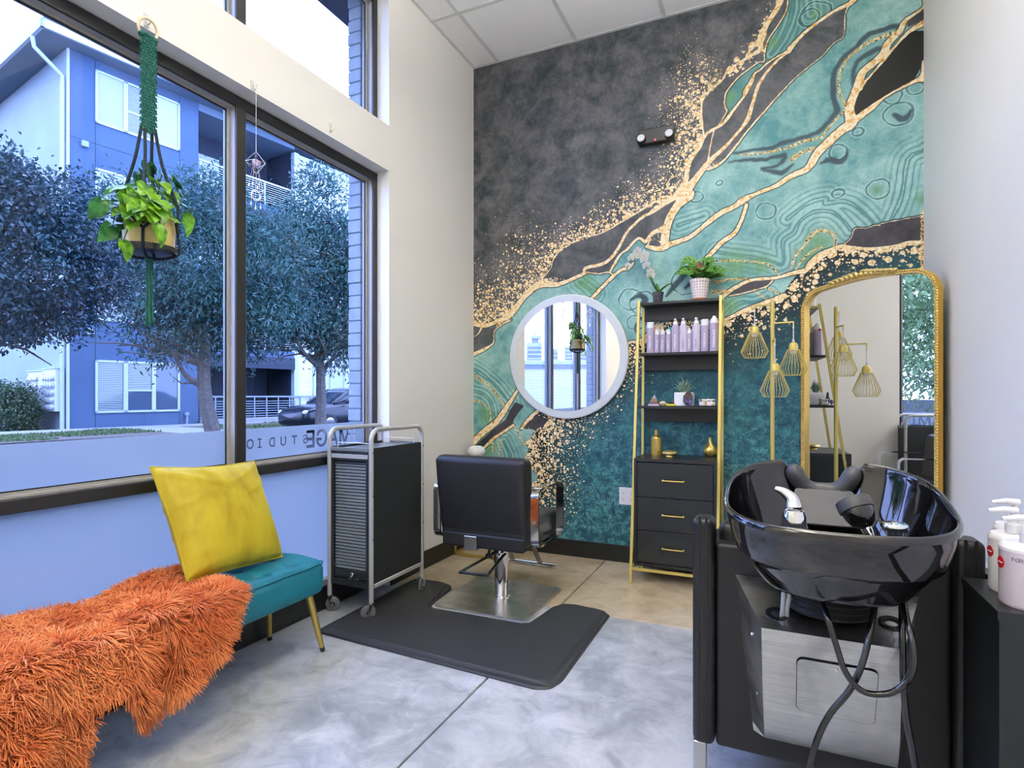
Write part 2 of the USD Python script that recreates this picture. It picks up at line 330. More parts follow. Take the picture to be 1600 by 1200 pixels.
def rod(a, b, r, n=10): return tube([a, b], r, n)
def lathe(prof, c=(0, 0, 0), n=28, sx=1.0, sy=1.0, fn=None):
    """prof: (radius, z) from bottom to top, turned about z."""
    P = np.asarray(prof, float); th = np.arange(n) / n * 2 * math.pi; k = len(P)
    R = P[:, 0][:, None] * np.ones((1, n))
    if fn is not None: R = R * fn(th[None], P[:, 1][:, None])
    V = np.stack([R * np.cos(th) * sx, R * np.sin(th) * sy, np.repeat(P[:, 1][:, None], n, 1)], -1).reshape(-1, 3) + np.asarray(c, float)
    i = np.arange(k - 1)[:, None]; j = np.arange(n)[None]; j2 = (j + 1) % n
    f = np.stack([i * n + j, i * n + j2, (i + 1) * n + j2, (i + 1) * n + j], -1).reshape(-1, 4); f = np.vstack([f[:, [0, 1, 2]], f[:, [0, 2, 3]]])
    return trimesh.Trimesh(V, f, process=False)
def prism(poly, z0, z1):
    """A shapely polygon extruded along z."""
    gs = getattr(poly, 'geoms', [poly]); ms = []
    for g in gs:
        m = trimesh.creation.extrude_polygon(g, z1 - z0, engine='earcut'); m.apply_translation([0, 0, z0]); ms.append(m)
    return join(*ms)
def axes(m, X, Y, Z, o=(0, 0, 0)):
    """Moves a mesh from its own xyz to the axes X, Y, Z at o."""
    v, f = verts_faces(m); B = np.array([X, Y, Z], float); v = v @ B + np.asarray(o, float)
    if np.linalg.det(B) < 0: f = f[:, ::-1]
    return trimesh.Trimesh(v, f, process=False)
def rrect(w, h, r, n=6):
    return Polygon([(w / 2 - r, h / 2 - r), (-w / 2 + r, h / 2 - r), (-w / 2 + r, -h / 2 + r), (w / 2 - r, -h / 2 + r)]).buffer(r, quad_segs=n)
def ball(c, r, sub=2, s=(1, 1, 1)):
    m = trimesh.creation.icosphere(sub, 1.0); return trimesh.Trimesh(m.vertices * np.asarray(s) * r + np.asarray(c, float), m.faces, process=False)
def cyl(c, r, h, n=24, ax='z', ch=0.0):
    pr = [(0, -h / 2), (r - ch, -h / 2), (r, -h / 2 + ch), (r, h / 2 - ch), (r - ch, h / 2), (0, h / 2)] if ch else [(0, -h / 2), (r, -h / 2), (r, h / 2), (0, h / 2)]
    m = lathe(pr, n=n)
    if ax == 'x': m = xf(m, ry=math.pi / 2)
    if ax == 'y': m = xf(m, rx=-math.pi / 2)
    return xf(m, c)
def solid(m):
    v, f = verts_faces(m); t = trimesh.Trimesh(v, f, process=True)
    return m3.Manifold(m3.Mesh(np.asarray(t.vertices, np.float32), np.asarray(t.faces, np.uint32)))
def mirrored(m, ax, c):
    v, f = verts_faces(m); v = v.copy(); v[:, ax] = 2 * c - v[:, ax]; return trimesh.Trimesh(v, f[:, ::-1], process=False)

# ============================================================ THE SETTING
XR, YB, ZC = 2.833, -7.2, 3.615              # right wall, rear wall, ceiling height
WY0, WY1 = -3.88, -1.05                       # window opening along the left wall
GX = -0.14                                    # plane of the glass

fl = thing('floor', 'polished concrete floor cut by straight saw joints', 'floor', kind='structure')
JX, JY, gp = 1.027, -0.962, 0.004
part(fl, 'slab_bed', box(-0.30, XR + 0.15, YB - 0.1, 0.15, -0.12, -0.012), 'sidewalk')
for x0, x1 in ((-0.2, JX), (JX, XR + 0.1)):
    for y0, y1, m in ((JY, 0.1, 'concrete_tan'), (-4.4, JY, 'concrete'), (YB, -4.4, 'concrete')):
        part(fl, 'concrete_slab', box(x0 + gp * (x0 > 0), x1 - gp * (x1 < 2), y0 + gp, y1 - gp, -0.03, 0.0, 0.003), m, smooth=False)

ce = thing('ceiling', 'white suspended ceiling of square tiles in a grey metal grid', 'ceiling', loc=(0, 0, ZC), kind='structure')
gx = [0.0, 0.210, 0.818, 1.426, 2.034, 2.642, XR]; gy = [0.0] + [-0.603 - 0.608 * k for k in range(11)] + [YB]
lamp_cells = [(3, 3), (3, 5), (3, 7), (1, 8), (1, 10)]
for i in range(len(gx) - 1):
    for j in range(len(gy) - 1):
        if (i, j) in lamp_cells: continue
        e = 0.011
        part(ce, 'ceiling_tile', box(gx[i] + e, gx[i + 1] - e, gy[j + 1] + e, gy[j] - e, ZC - 0.001, ZC + 0.014, 0.002), 'ceiling_tile', smooth=False)
for x in gx[1:-1]: part(ce, 'grid_bar', box(x - 0.012, x + 0.012, YB, 0, ZC - 0.004, ZC + 0.02), 'ceiling_grid', smooth=False)
for y in gy[1:-1]: part(ce, 'grid_bar', box(0, XR, y - 0.012, y + 0.012, ZC - 0.0045, ZC + 0.02), 'ceiling_grid', smooth=False)
part(ce, 'edge_angle', [box(0, 0.022, YB, 0, ZC - 0.003, ZC + 0.02), box(XR - 0.022, XR, YB, 0, ZC - 0.003, ZC + 0.02), box(0, XR, -0.022, 0, ZC - 0.0035, ZC + 0.02)], 'ceiling_grid', smooth=False)
part(ce, 'ceiling_deck', box(-0.2, XR + 0.15, YB - 0.1, 0.15, ZC + 0.12, ZC + 0.16), 'black_panel', smooth=False)
for i, j in lamp_cells:
    x0, x1, y0, y1 = gx[i] + 0.012, gx[i + 1] - 0.012, gy[j + 1] + 0.012, gy[j] - 0.012
    t = thing('ceiling_light', 'square white light panel set into the ceiling grid, behind the viewer', 'ceiling light', ((x0 + x1) / 2, (y0 + y1) / 2, ZC), group='light panels in the ceiling')
    part(t, 'frame', solid(box(x0, x1, y0, y1, ZC - 0.006, ZC + 0.05)) - solid(box(x0 + 0.02, x1 - 0.02, y0 + 0.02, y1 - 0.02, ZC - 0.02, ZC + 0.04)), 'white_plastic', smooth=False)
    part(t, 'diffuser', box(x0 + 0.021, x1 - 0.021, y0 + 0.021, y1 - 0.021, ZC - 0.002, ZC + 0.004), 'light_panel', smooth=False)

for k, py_ in enumerate((-1.95, -4.6)):
    t = thing('pendant_light', 'slim white pendant throwing its light up at the ceiling, behind the viewer', 'pendant light', (1.95, py_, 3.02), group='uplight pendants behind the viewer')
    part(t, 'housing', solid(box(1.33, 2.57, py_ - .07, py_ + .07, 2.99, 3.05)) - solid(box(1.34, 2.56, py_ - .06, py_ + .06, 3.00, 3.1)), 'white_plastic', smooth=False)
    part(t, 'diffuser', box(1.342, 2.558, py_ - .058, py_ + .058, 3.025, 3.035), 'uplight', smooth=False)
    for x in (1.43, 2.47): part(t, 'cable', rod((x, py_ + .064, 3.05), (x, py_ + .064, ZC), .0015, 6), 'chrome')
# left wall with its two window openings
wl = solid(box(-0.22, 0, YB, 0.0, 0, ZC + 0.12))
wl = wl - solid(box(-0.5, 0.3, WY0, WY1, -0.02, 2.460)) - solid(box(-0.5, 0.3, WY0, WY1, 2.726, 3.52))
w = thing('wall_left', 'warm white window wall on the left', 'wall', kind='structure')
part(w, 'drywall', wl, 'wall_paint', smooth=False)
part(w, 'jamb_facing', [box(-0.10, -0.0005, WY1 - 0.004, WY1 + 0.002, 0.12, 2.46), box(-0.10, -0.0005, WY1 - 0.004, WY1 + 0.002, 2.726, 3.52), box(-0.10, -0.0005, WY0 - 0.002, WY0 + 0.004, 0.12, 2.46)], 'jamb_white', smooth=False)
w = thing('wall_right', 'plain white wall on the right', 'wall', loc=(XR, 0, 0), kind='structure')
part(w, 'drywall', box(XR, XR + 0.12, YB, 0.12, 0, ZC + 0.12), 'right_paint', smooth=False)
w = thing('wall_rear', 'plain white wall behind the viewer', 'wall', loc=(0, YB, 0), kind='structure')
part(w, 'drywall', box(-0.22, XR + 0.12, YB - 0.12, YB, 0, ZC + 0.12), 'wall_paint', smooth=False)
for nm, b in (('baseboard_left', [box(0, 0.012, WY1 + 0.003, 0, 0, 0.115, 0.003)]), ('baseboard_back', [box(0.012, XR - 0.012, -0.012, 0, 0, 0.115, 0.003)]), ('baseboard_right', [box(XR - 0.012, XR, YB, 0, 0, 0.115, 0.003)])):
    single(nm, b, 'black_base', {'baseboard_left': 'black baseboard under the white wall left of the mural', 'baseboard_back': 'black baseboard under the mural', 'baseboard_right': 'black baseboard along the right wall'}[nm], 'baseboard', kind='structure', smooth=False)

# windows: bronze storefront frames; black faces to the room, grey returns towards the glass
def frame_bar(win, x0, x1, a, b, along, name):
    """A storefront bar: black front face and hollow grey sides. along 'z': a=(y0,y1), b=(z0,z1)."""
    (y0, y1), (z0, z1) = a, b
    part(win, name, box(x0 - 0.006, x1, y0 - 0.0005, y1 + 0.0005, z0 - 0.0005, z1 + 0.0005, 0.002), 'bronze', smooth=False)
    part(win, name + '_return', box(GX - 0.03, x0 - 0.006, y0, y1, z0, z1, 0.001), 'bronze_return', smooth=False)
def stops(win, y0, y1, z0, z1):
    """Glazing stops round one pane: a stepped inner edge and a black gasket."""
    w1, w2 = 0.014, 0.018
    out = box(GX + 0.004, GX + 0.013, y0, y1, z0, z1)
    part(win, 'glazing_stop', solid(out) - solid(box(-1, 1, y0 + w1, y1 - w1, z0 + w1, z1 - w1)), 'bronze_return', smooth=False)
    part(win, 'gasket', solid(box(GX + 0.003, GX + 0.009, y0 + w1 - 0.004, y1 - w1 + 0.004, z0 + w1 - 0.004, z1 - w1 + 0.004)) - solid(box(-1, 1, y0 + w2, y1 - w2, z0 + w2, z1 - w2)), 'black_rubber', smooth=False)
FX = -0.085
bays = [(-1.995 + 0.003, -1.05 - 0.045), (-2.960, -1.995 - 0.047), (-3.88 + 0.045, -3.010)]
mull = [(-2.042, -1.992), (-3.010, -2.960)]
def pane(win, y0, y1, z0, z1): part(win, 'pane', box(GX - 0.003, GX + 0.003, y0 + 0.01, y1 - 0.01, z0 + 0.01, z1 - 0.01), 'pane_glass', smooth=False)
w1 = thing('window_1', 'tall storefront window in dark bronze frames with a frosted lower part', 'window', (GX, -2.46, 0.115), kind='structure')
part(w1, 'curb', box(GX - 0.03, FX, WY0, WY1, 0.0, 0.118, 0.003), 'black_base', smooth=False)
part(w1, 'sill_cap', box(GX - 0.03, FX - 0.012, WY0, WY1, 0.118, 0.150, 0.003), 'trolley_silver', smooth=False)
frame_bar(w1, FX - 0.006, FX, (WY0, WY1), (2.408, 2.456), 'y', 'head_rail')
frame_bar(w1, FX - 0.006, FX, (-1.050 - 0.042, WY1 - 0.002), (0.15, 2.408), 'z', 'side_post')
frame_bar(w1, FX - 0.006, FX, (WY0 + 0.002, -3.88 + 0.045), (0.15, 2.408), 'z', 'side_post')
for a in mull: frame_bar(w1, FX - 0.006, FX, a, (0.15, 2.408), 'z', 'mullion')
words = []
def letter(txt, hgt, y, z, bold): return axes(xf(meshkit.text_mesh(txt, hgt, 0.02, bold), (0, 0, -0.01)), (0, -1, 0), (0, 0, 1), (-1, 0, 0), (GX + 0.006, y, z))
for k, (c, y) in enumerate(zip('STUDIOS', (-1.562, -1.636, -1.706, -1.776, -1.858, -1.902, -1.972))): words.append(letter(c, 0.043, y, 0.883, True))
words.append(letter('IMAGE', 0.088, -1.172, 0.858, True))
for y0, y1 in bays:
    part(w1, 'middle_rail', box(FX - 0.046, FX, y0, y1, 0.762, 0.806, 0.002), 'bronze', smooth=False)
    part(w1, 'middle_rail_return', box(GX - 0.03, FX - 0.03, y0, y1, 0.765, 0.816, 0.002), 'bronze_return', smooth=False)
    pane(w1, y0, y1, 0.816, 2.408); stops(w1, y0, y1, 0.810, 2.412); pane(w1, y0, y1, 0.15, 0.765); 
    film = solid(box(GX + 0.0035, GX + 0.0048, y0, y1, 0.812, 0.976))
    if y0 > -2.1:
        for m in words: film = film - solid(m)
    part(w1, 'frosted_film', film, 'frosted_film', smooth=False, label='frosted band along the foot of the clear pane' + (' with the cut-out words IMAGE STUDIOS seen from behind' if y0 > -2.1 else ''))
    part(w1, 'frosted_film', box(GX + 0.0035, GX + 0.0048, y0, y1, 0.15, 0.765), 'frosted_film', smooth=False)
w2 = thing('window_2', 'high transom window above the white header', 'window', (GX, -2.46, 2.726), kind='structure')
frame_bar(w2, FX - 0.006, FX, (WY0, WY1), (2.728, 2.775), 'y', 'sill_rail'); frame_bar(w2, FX - 0.006, FX, (WY0, WY1), (3.47, 3.518), 'y', 'head_rail')
frame_bar(w2, FX - 0.006, FX, (-1.050 - 0.042, WY1 - 0.002), (2.775, 3.47), 'z', 'side_post'); frame_bar(w2, FX - 0.006, FX, (WY0 + 0.002, -3.88 + 0.045), (2.775, 3.47), 'z', 'side_post')
for a in mull: frame_bar(w2, FX - 0.006, FX, a, (2.775, 3.47), 'z', 'mullion')
for y0, y1 in bays: pane(w2, y0, y1, 2.775, 3.47); stops(w2, y0, y1, 2.77, 3.475)

# painted brick jambs outside the glass, course by course, and the soffit over them
ex = thing('wall_exterior', 'painted brick returns of the shop front beside the window', 'wall', (-0.25, 0, 0), kind='structure')
rb = random.Random(4)
for ya, yb in ((-1.102, -1.046), (-3.884, -3.828)):
    part(ex, 'brick_backing', box(-0.258, -0.176, ya + 0.006, yb - 0.006, -0.1, 3.6), 'brick_joint', smooth=False)
    for k in range(48):
        z = -0.08 + 0.0755 * k; o = rb.uniform(-0.003, 0.003); h = 0.06 * (k % 2)
        part(ex, 'brick', box(-0.266 + o, -0.174, ya + o / 2, yb + o / 2, z, z + 0.067, 0.003), 'brick_white', smooth=False)
part(ex, 'brick_field', [box(-0.256, -0.222, -1.05, 0.5, -0.1, 4.2), box(-0.256, -0.222, YB, -3.88, -0.1, 4.2), box(-0.256, -0.222, -3.88, -1.05, 3.53, 4.2)], 'brick_far', smooth=False)
single('trim_1', box(-0.5, -0.222, -6, 1.5, 3.58, 3.70), 'soffit_dark', 'dark soffit over the outside of the transom', 'soffit', kind='structure', smooth=False)

# ============================================================ THE MURAL (a flat print on the back wall)
def W(px, py): p = on_y(px, py); return p[0], p[2]
def wscale(px, py): return (on_y(px, py) - CAM) @ FW / F        # metres per pixel there
def wl_(pts): return np.array([W(p[0], p[1]) for p in pts])
def smooth2(P, n=4): Q = catmull(np.c_[P, np.zeros(len(P))], n); return Q[:, :2]
def seg_dist(G_, P, Wd=None):
    """Distance of the points G_ to the polyline P, less its half width."""
    best = np.full(len(G_), 9.0)
    for k in range(len(P) - 1):
        a, b = P[k], P[k + 1]; d = b - a; L = max(d @ d, 1e-12)
        t = np.clip(((G_ - a) @ d) / L, 0, 1); r = np.linalg.norm(G_ - a - t[:, None] * d, axis=1)
        if Wd is not None: r = r - (Wd[k] + (Wd[k + 1] - Wd[k]) * t)
        best = np.minimum(best, r)
    return best
def poly_sd(G_, P):
    d = seg_dist(G_, np.vstack([P, P[:1]])); pg = shapely.Polygon(P)
    ins = shapely.contains_xy(pg if pg.is_valid else pg.buffer(0), G_[:, 0], G_[:, 1]); return np.where(ins, -d, d)
VEINS = [  # (x, y, width) in the photograph, followed across the wall
 [(1222,-20,9),(1219.8,0,9),(1213,15,7.5),(1196.5,40.5,8),(1190.5,55.5,12),(1188,67.5,8),(1188,78,7),(1169.5,88.5,5),(1159,96,4),(1144,105,3),(1136,112.5,3),(1126,128,2.5),(1112.5,138,2.5),(1102,148.5,2.2),(1096.8,159,2.7),(1096,180,3),(1098,200,2.5),(1099,210,3),(1096,225,5),(1084,242,6),(1075,260,6),(1070.5,287,9),(1064.5,297.5,15)],
 [(1186,60,3),(1177,70.5,2.5),(1166.5,87,3)],
 [(1232,-15,2),(1231,0,2),(1228.8,16.5,2),(1216,39,2),(1202.5,58.5,2),(1196.5,73.5,2),(1195,84,2),(1193.5,96,2),(1184.5,98,2),(1162,114,2),(1148.5,126,2),(1135.8,142.5,2),(1132,154.5,2),(1132.8,168,2),(1135.8,174,2),(1122,197,1.5)],
 [(1188,78,3),(1195,80,3)],
 [(1345,-15,8),(1334,0,8),(1324,7.5,6),(1300,19.5,4.5),(1262.5,46.5,4.5),(1240,69,6),(1234,76.5,8),(1229.5,79.5,2.5),(1202.5,96,2.5),(1189,108,2.5),(1178.5,115.5,3),(1174,127.5,6),(1165,142.5,7),(1162,151.5,3),(1151.5,165,4),(1141,179,5),(1132,191,4.5),(1121.5,198.5,4),(1108,206,4.5),(1099,216.5,5),(1084,242,5)],
 [(1234,80,5),(1225,86,3.5),(1210,99,3.5),(1195,117,4),(1184.5,135,5),(1175.5,162,5),(1172.5,173,6),(1166.5,189.5,6),(1150,210.5,4),(1132,230,5),(1108,252.5,8),(1096,267.5,9),(1075,294.5,13),(1063,305,20)],
 [(1115.5,203,2),(1109.5,230,2),(1105.8,252.5,2.5)],
 [(1327,7.5,1.5),(1321,19.5,1.5),(1320,34.5,1.5),(1318,57,1.2),(1303,67.5,1.2),(1283.5,88.5,1.2),(1244.5,120,1.5),(1210,156,2),(1196.5,171.5,2.5),(1168,204.5,2.5),(1148.5,230,3),(1132,249.5,3),(1118.5,260,4),(1106.5,264.5,4)],
 [(1444,-10,3),(1444,0,3),(1442.5,12,3),(1426,24,4),(1414,33,6),(1405,49.5,9),(1387,67.5,10),(1381,84,12),(1366,97.5,10),(1348,112.5,11),(1342,130.5,12),(1333,151.5,11),(1327,172.5,13),(1330,192.5,16),(1315,203,13),(1294,222.5,13),(1277.5,239,12),(1268.5,254,11),(1258,266,9),(1237,274.5,8),(1213,290,6),(1180,303.5,5),(1162,312.5,10),(1147,323,7),(1127.5,332,8),(1105,348.5,7),(1098.5,354,6),(1077.5,370.5,6.5),(1049,381,8),(1032.5,388.5,8),(1017.5,387,6),(1010,385,4)],
 [(1450,34,10),(1444,36,10),(1424.5,46.5,6),(1411,58.5,4),(1391.5,81,3.5),(1379.5,96,3),(1351,129,3),(1345,139.5,4)],
 [(1443,96,4),(1446,118,14),(1427.5,127.5,5),(1382.5,151.5,3),(1366,165,7),(1350,177,9),(1337.5,186.5,10)],
 [(1074.5,304.5,20),(1059.5,319.5,13),(1047.5,339,12),(1041.5,357,12),(1038.5,378,13),(1040,384,12)],
 [(1037,357,9),(1019,364.5,6),(1008.5,378,5),(999.5,372,4),(990.5,378,4),(980,390,4),(971,396,3),(963.5,406.5,4.5),(953,424.5,3)],
 [(1016,373.5,2.5),(1011.5,385.5,2.5)],
 [(1059.5,304.5,10),(1040,316.5,8),(1019,331.5,5),(1004,339,4),(987.5,354,4.5),(978.5,364.5,4),(968,384,4.5),(956,402,5),(941,412.5,5),(915.5,418.5,5),(912.5,426,4)],
 [(1031,316.5,4),(1023.5,315,3),(1004,327,2.5),(984.5,339,2),(956,355.5,2),(935,366,2),(909.5,370.5,2),(894.5,379.5,2),(879.5,382.5,2.5),(872,394.5,3),(864,406,2),(860.5,419,1.5),(847,435.5,2)],
 [(914.5,426.5,4.5),(895,435.5,5.5),(871,444.5,7),(850,443,11),(835,449,10),(820,462.5,9),(809.5,476,9),(800.5,488,10),(790,495.5,9),(779.5,501.5,5),(757,509,6),(737.5,506,5)],
 [(752.5,512,3),(746.5,522.5,1.5),(737.5,527,1)],
 [(799,500,1.5),(779.5,510.5,1.5),(772,519.5,1.5),(770.5,536,2),(755.5,546.5,5),(739,554,6),(733,556,6)],
 [(916,425,2),(935.5,428,2),(950.5,425,2),(959,431,2)],
 [(990,410,3),(983,418.5,5),(971,421.5,4.5),(956,433.5,5),(941,448.5,5),(926,465,5),(905,490,5)],
 [(835,575,4),(815,600,4.5),(803.5,618,5),(790,639,8),(775,660,9),(755.5,675,9),(739,691.5,10),(730,699,10)],
 [(802,664.5,4),(779.5,679.5,4),(767.5,688.5,4.5),(751,705,3)],
 [(850,634,5),(835,646.5,5),(823,658.5,5),(814,670.5,3)],
 [(1127.5,465,7),(1139.5,455,6),(1154.5,446,5),(1171,438.5,4.5),(1195,435.5,4.5),(1213,434,4.5),(1229.5,429.5,5),(1246,425,6),(1259.5,422,7),(1267,413,10),(1282,399.5,11),(1307.5,387.5,7),(1318,385,5),(1352,389,5),(1390,386,4),(1420,380,7),(1445,378,5)],
 [(1139.5,462.5,2),(1162,458,2),(1183,452,2),(1198,447.5,2),(1207,438.5,2)],
 [(1166.5,320,5),(1157.5,347,5),(1147,365,6),(1127.5,378.5,7),(1112.5,395,6),(1099,407,5)],
 [(1135,499,5),(1168,483,6),(1201,471,6),(1225,461,6)],
 [(945,560,3),(977,537,3),(1000,531,2),(1020,512,2),(1045,489,2)],
 [(1441,337,1.3),(1406,343.5,1.3),(1367,352,1.3),(1353,357,1.3),(1336,357,1.3),(1330,372,1.3),(1318,382,1.5)]]
SPECK = [  # broken gold fringes
 [(1397.5,51,6),(1360,64.5,6.5),(1337.5,79.5,4),(1324,91.5,4),(1315,108,4),(1310.5,124.5,4),(1312,147,4),(1320,161,4),(1319.5,173,4),(1303,189.5,4),(1288,209,4),(1282,215,4),(1255,221,5),(1237,228.5,5),(1202.5,237.5,4),(1157.5,242,3.5)],
 [(1270,232,6),(1250,240,7),(1236,250,6)], [(1235,420,3.5),(1243,400,4),(1256,385,4.5),(1266,370,5.5),(1277,361,5.5),(1290,361,5.5),(1303,367,5),(1306,377,4.5),(1303,386,4)], [(1244,420,3),(1256,403,3),(1273,390,3.5),(1286,386,3)],
 [(1100,410,3),(1140,407,3),(1198,412,3),(1217,429,3.5)], [(1115,441,5),(1140,437,4),(1170,435,3)], [(1112,457,6),(1132,455,6)], [(1195,449,3),(1222,460,3.5)], [(1177,453,3),(1200,469,3)],
 [(737,583,4),(760,600,4),(775,615,4),(788,635,4)], [(737,625,3),(752,629,3),(765,640,3),(766,658,3)], [(803.5,666,3),(811,679.5,3),(818.5,693,3)], [(769,690,3),(770,705,3)], [(781,688,3),(782,712,3)], [(1441,430,4),(1441,330,4)]]
TEAL = [(1334,-20),(1446,-20),(1446,337),(1406,344),(1367,352),(1354,357),(1336,357),(1330,372),(1318,382),(1300,387),(1285,394),(1270,405),(1262,417),(1252,421),(1241,434),(1234,443),(1225,458),(1201,468),(1168,480),(1133,497),(1100,505),(1060,497),(1025,508),(1000,530),(977,537),(950,560),(900,600),(859,640),(835,647),(814,671),(832,670),(834,675),(829,684),(819,692),(826,702),(820,716),(824,726),(838,742),(839,750),(824,760),(800,775),(770,790),(730,800),(730,553),(755,546),(770,536),(772,519),(779,510),(799,500),(809,478),(822,464),(837,452),(852,449),(872,446),(895,437),(914,427),(935,428),(950,425),(963,408),(971,396),(990,378),(1000,372),(1008,378),(1032,388),(1044,380),(1047,355),(1054,338),(1066,318),(1080,300),(1096,272),(1106,265),(1118,260),(1132,250),(1148,230),(1168,204),(1196,171),(1210,156),(1244,120),(1283,88),(1303,67),(1316,58),(1320,34),(1321,19)]
TEAL2 = [[(1232,-15),(1231,0),(1228.8,16.5),(1216,39),(1202.5,58.5),(1196.5,73.5),(1195,84),(1193.5,96),(1202.5,96),(1229.5,79.5),(1240,69),(1262,46),(1300,19),(1334,-2),(1340,-15)],
 [(1184.5,98),(1162,114),(1148.5,126),(1135.8,142.5),(1132,154.5),(1132.8,168),(1135.8,174),(1122,197),(1132,191),(1141,179),(1151,165),(1162,151),(1165,142),(1174,127),(1178,115),(1189,108),(1193,97)]]
DARK = [  # charcoal islands inside the teal
 [(817,633),(805,628.5),(796,642),(790,655.5),(769,672),(738,701),(749.5,706),(764.5,690),(790,673.5),(800.5,664.5),(803.5,654),(818.5,634.5)], [(818.5,666),(838,648),(859,655.5),(850,664.5),(836.5,672),(827.5,669)],
 [(1139,461),(1156,447),(1172,440),(1206,437),(1198,447),(1183,451),(1162,457)], [(1232,429),(1241,425),(1250,423),(1240,429)], [(1336,358),(1360,355.5),(1397.5,346),(1446,337),(1446,376),(1420,379),(1397.5,384),(1367.5,386),(1319.5,384),(1330,373.5)],
 [(1450,13),(1426,25.5),(1417,34),(1418,43),(1450,28)]]
BLACK = [[(1450,48),(1424.5,48),(1411,58.5),(1391.5,81),(1375,99),(1351,130),(1336,157),(1334,178),(1338,186),(1345,177),(1366,162),(1382.5,150),(1427.5,126),(1441,102),(1450,88)]]
NAVY = [[(1405,42,8),(1382.5,45,9),(1357,55.5,8),(1337.5,73.5,7),(1318,90,8),(1306,108,8),(1301.5,127.5,9),(1303,150,9),(1307.5,169.5,10),(1303,180,8),(1291,195.5,7),(1276,207.5,7),(1240,219.5,7),(1210,228.5,7),(1195,233,6),(1147,239,4)], [(1372,78,9),(1348,90,7),(1336,105,7),(1331.5,132,4)],
 [(1140,252,3),(1165,250,5),(1200,248,6),(1225,243,8),(1216,258,5),(1190,263,5),(1222,270,8),(1240,255,4)], [(1282,255,4),(1298,250,9),(1312,253,9),(1322,244,5),(1326,234,3)], [(1396,180,7),(1410,186,10),(1420,180,8),(1425,172,5)], [(985,468,3),(993,464,6),(1002,462,9),(1008,470,9),(1002,476,5)], [(1012,492,3),(1000,500,3),(992,515,4),(999,525,3)], [(1040,462,4),(1060,440,10),(1072,428,9),(1090,424,5)], [(1072,450,6),(1085,440,7),(1098,446,5)]]
LINES = [[(1120,394),(1198,406),(1220,414),(1225,404),(1223.5,377),(1241,363.5),(1249,347),(1270,332),(1297,330.5),(1315,342),(1329,359)], [(1447,231),(1441,236),(1418.5,249.5),(1409.5,305),(1390,348)], [(1240,-10),(1236,25),(1222,60),(1205,84)], [(1265,-10),(1268,20)], [(737,575),(760,590),(778,607),(795,628)], [(737,610),(757,617),(768,632),(772,655)], [(1133,492),(1155,474),(1180,472),(1200,464)], [(787,690),(797,712)], [(905,440),(930,460)], [(1060,352),(1100,338)], [(1230,342),(1262,318),(1290,310),(1290,318),(1318,314),(1340,325),(1362,345),(1364,352)]]
RINGS = [(1088,308,9.5),(1065,323,4),(1124,285,4.5),(1341,206,7),(1373,295,16),(1309.5,302,8),(1275,23,22),(1264,28,14),(1404,178,20),(1394,150,12),(1430,138,11),(1309,238,13),(1197,330,14),(1004,474,20),(985,468,18),(992,505,12),(1072,440,22)]
GREEN = [(1283,378,24),(1262,398,20),(1150,412,26),(1190,414,20),(1444,310,14),(1206,66,12),(1275,22,10),(1138,152,13),(912,442,18),(930,452,14),(760,652,14),(764,700,16),(1370,296,9),(1142,478,18),(1020,430,10),(755,640,10)]
ZB, ZT, GS = 0.10, ZC + 0.02, 0.0068
nx, nz = int(XR / GS) + 1, int((ZT - ZB) / GS) + 1
gxs, gzs = np.linspace(0, XR, nx), np.linspace(ZB, ZT, nz)
GXX, GZZ = np.meshgrid(gxs, gzs, indexing='ij'); GP = np.c_[GXX.ravel(), GZZ.ravel()]
def wob(s, a, seed): q = np.c_[GP * s, np.full(len(GP), 0.5 + seed)]; return a * (meshkit.fbm(q, 3, seed) - 0.5)
GPW = GP + np.c_[wob(14, 0.030, 1), wob(14, 0.030, 5)]
def vein_sd(V, P=GP, n=3):
    out = np.full(len(P), 9.0)
    for v in V:
        w_ = np.array([0.5 * p[2] * wscale(p[0], p[1]) for p in v]); p2 = wl_(v)
        if len(v) > 2: Q = catmull(np.c_[p2, w_], n); p2, w_ = Q[:, :2], Q[:, 2]
        out = np.minimum(out, seg_dist(P, p2, w_))
    return out
GPS = GP + np.c_[wob(40, 0.008, 11), wob(40, 0.008, 13)]
d_gold = vein_sd(VEINS, GPS); d_speck = vein_sd(SPECK, GPS); d_navy = vein_sd(NAVY, GPW); d_line = vein_sd([[(a, b, 0) for a, b in l] for l in LINES], GP)
d_teal = poly_sd(GP, wl_(TEAL)); d_main = d_teal.copy()
for t in TEAL2: d_teal = np.minimum(d_teal, poly_sd(GP, wl_(t)))
d_dark = np.minimum.reduce([poly_sd(GP, wl_(t)) for t in DARK]); d_black = np.minimum.reduce([poly_sd(GP, wl_(t)) for t in BLACK])
d_ring = np.full(len(GP), 9.0)
for x, y, r in RINGS: c = np.array(W(x, y)); d_ring = np.minimum(d_ring, np.abs(np.linalg.norm((GPW - c) * (1, 1.1), axis=1) - r * wscale(x, y)))
green = np.zeros(len(GP))
for x, y, r in GREEN: c = np.array(W(x, y)); green = np.maximum(green, np.clip(1.25 - np.linalg.norm(GPW - c, axis=1) / (r * wscale(x, y)), 0, 1))
# which side of the teal diagonal: upper left is charcoal, lower right deep sea blue
side = wl_([(690, 700), (800, 640), (900, 560), (1000, 480), (1100, 420), (1250, 330), (1400, 250), (1500, 180)])
low = np.interp(GP[:, 0], side[:, 0], side[:, 1]) > GP[:, 1]
deep = np.where(low, np.clip(d_main, 0, 2), -0.05)
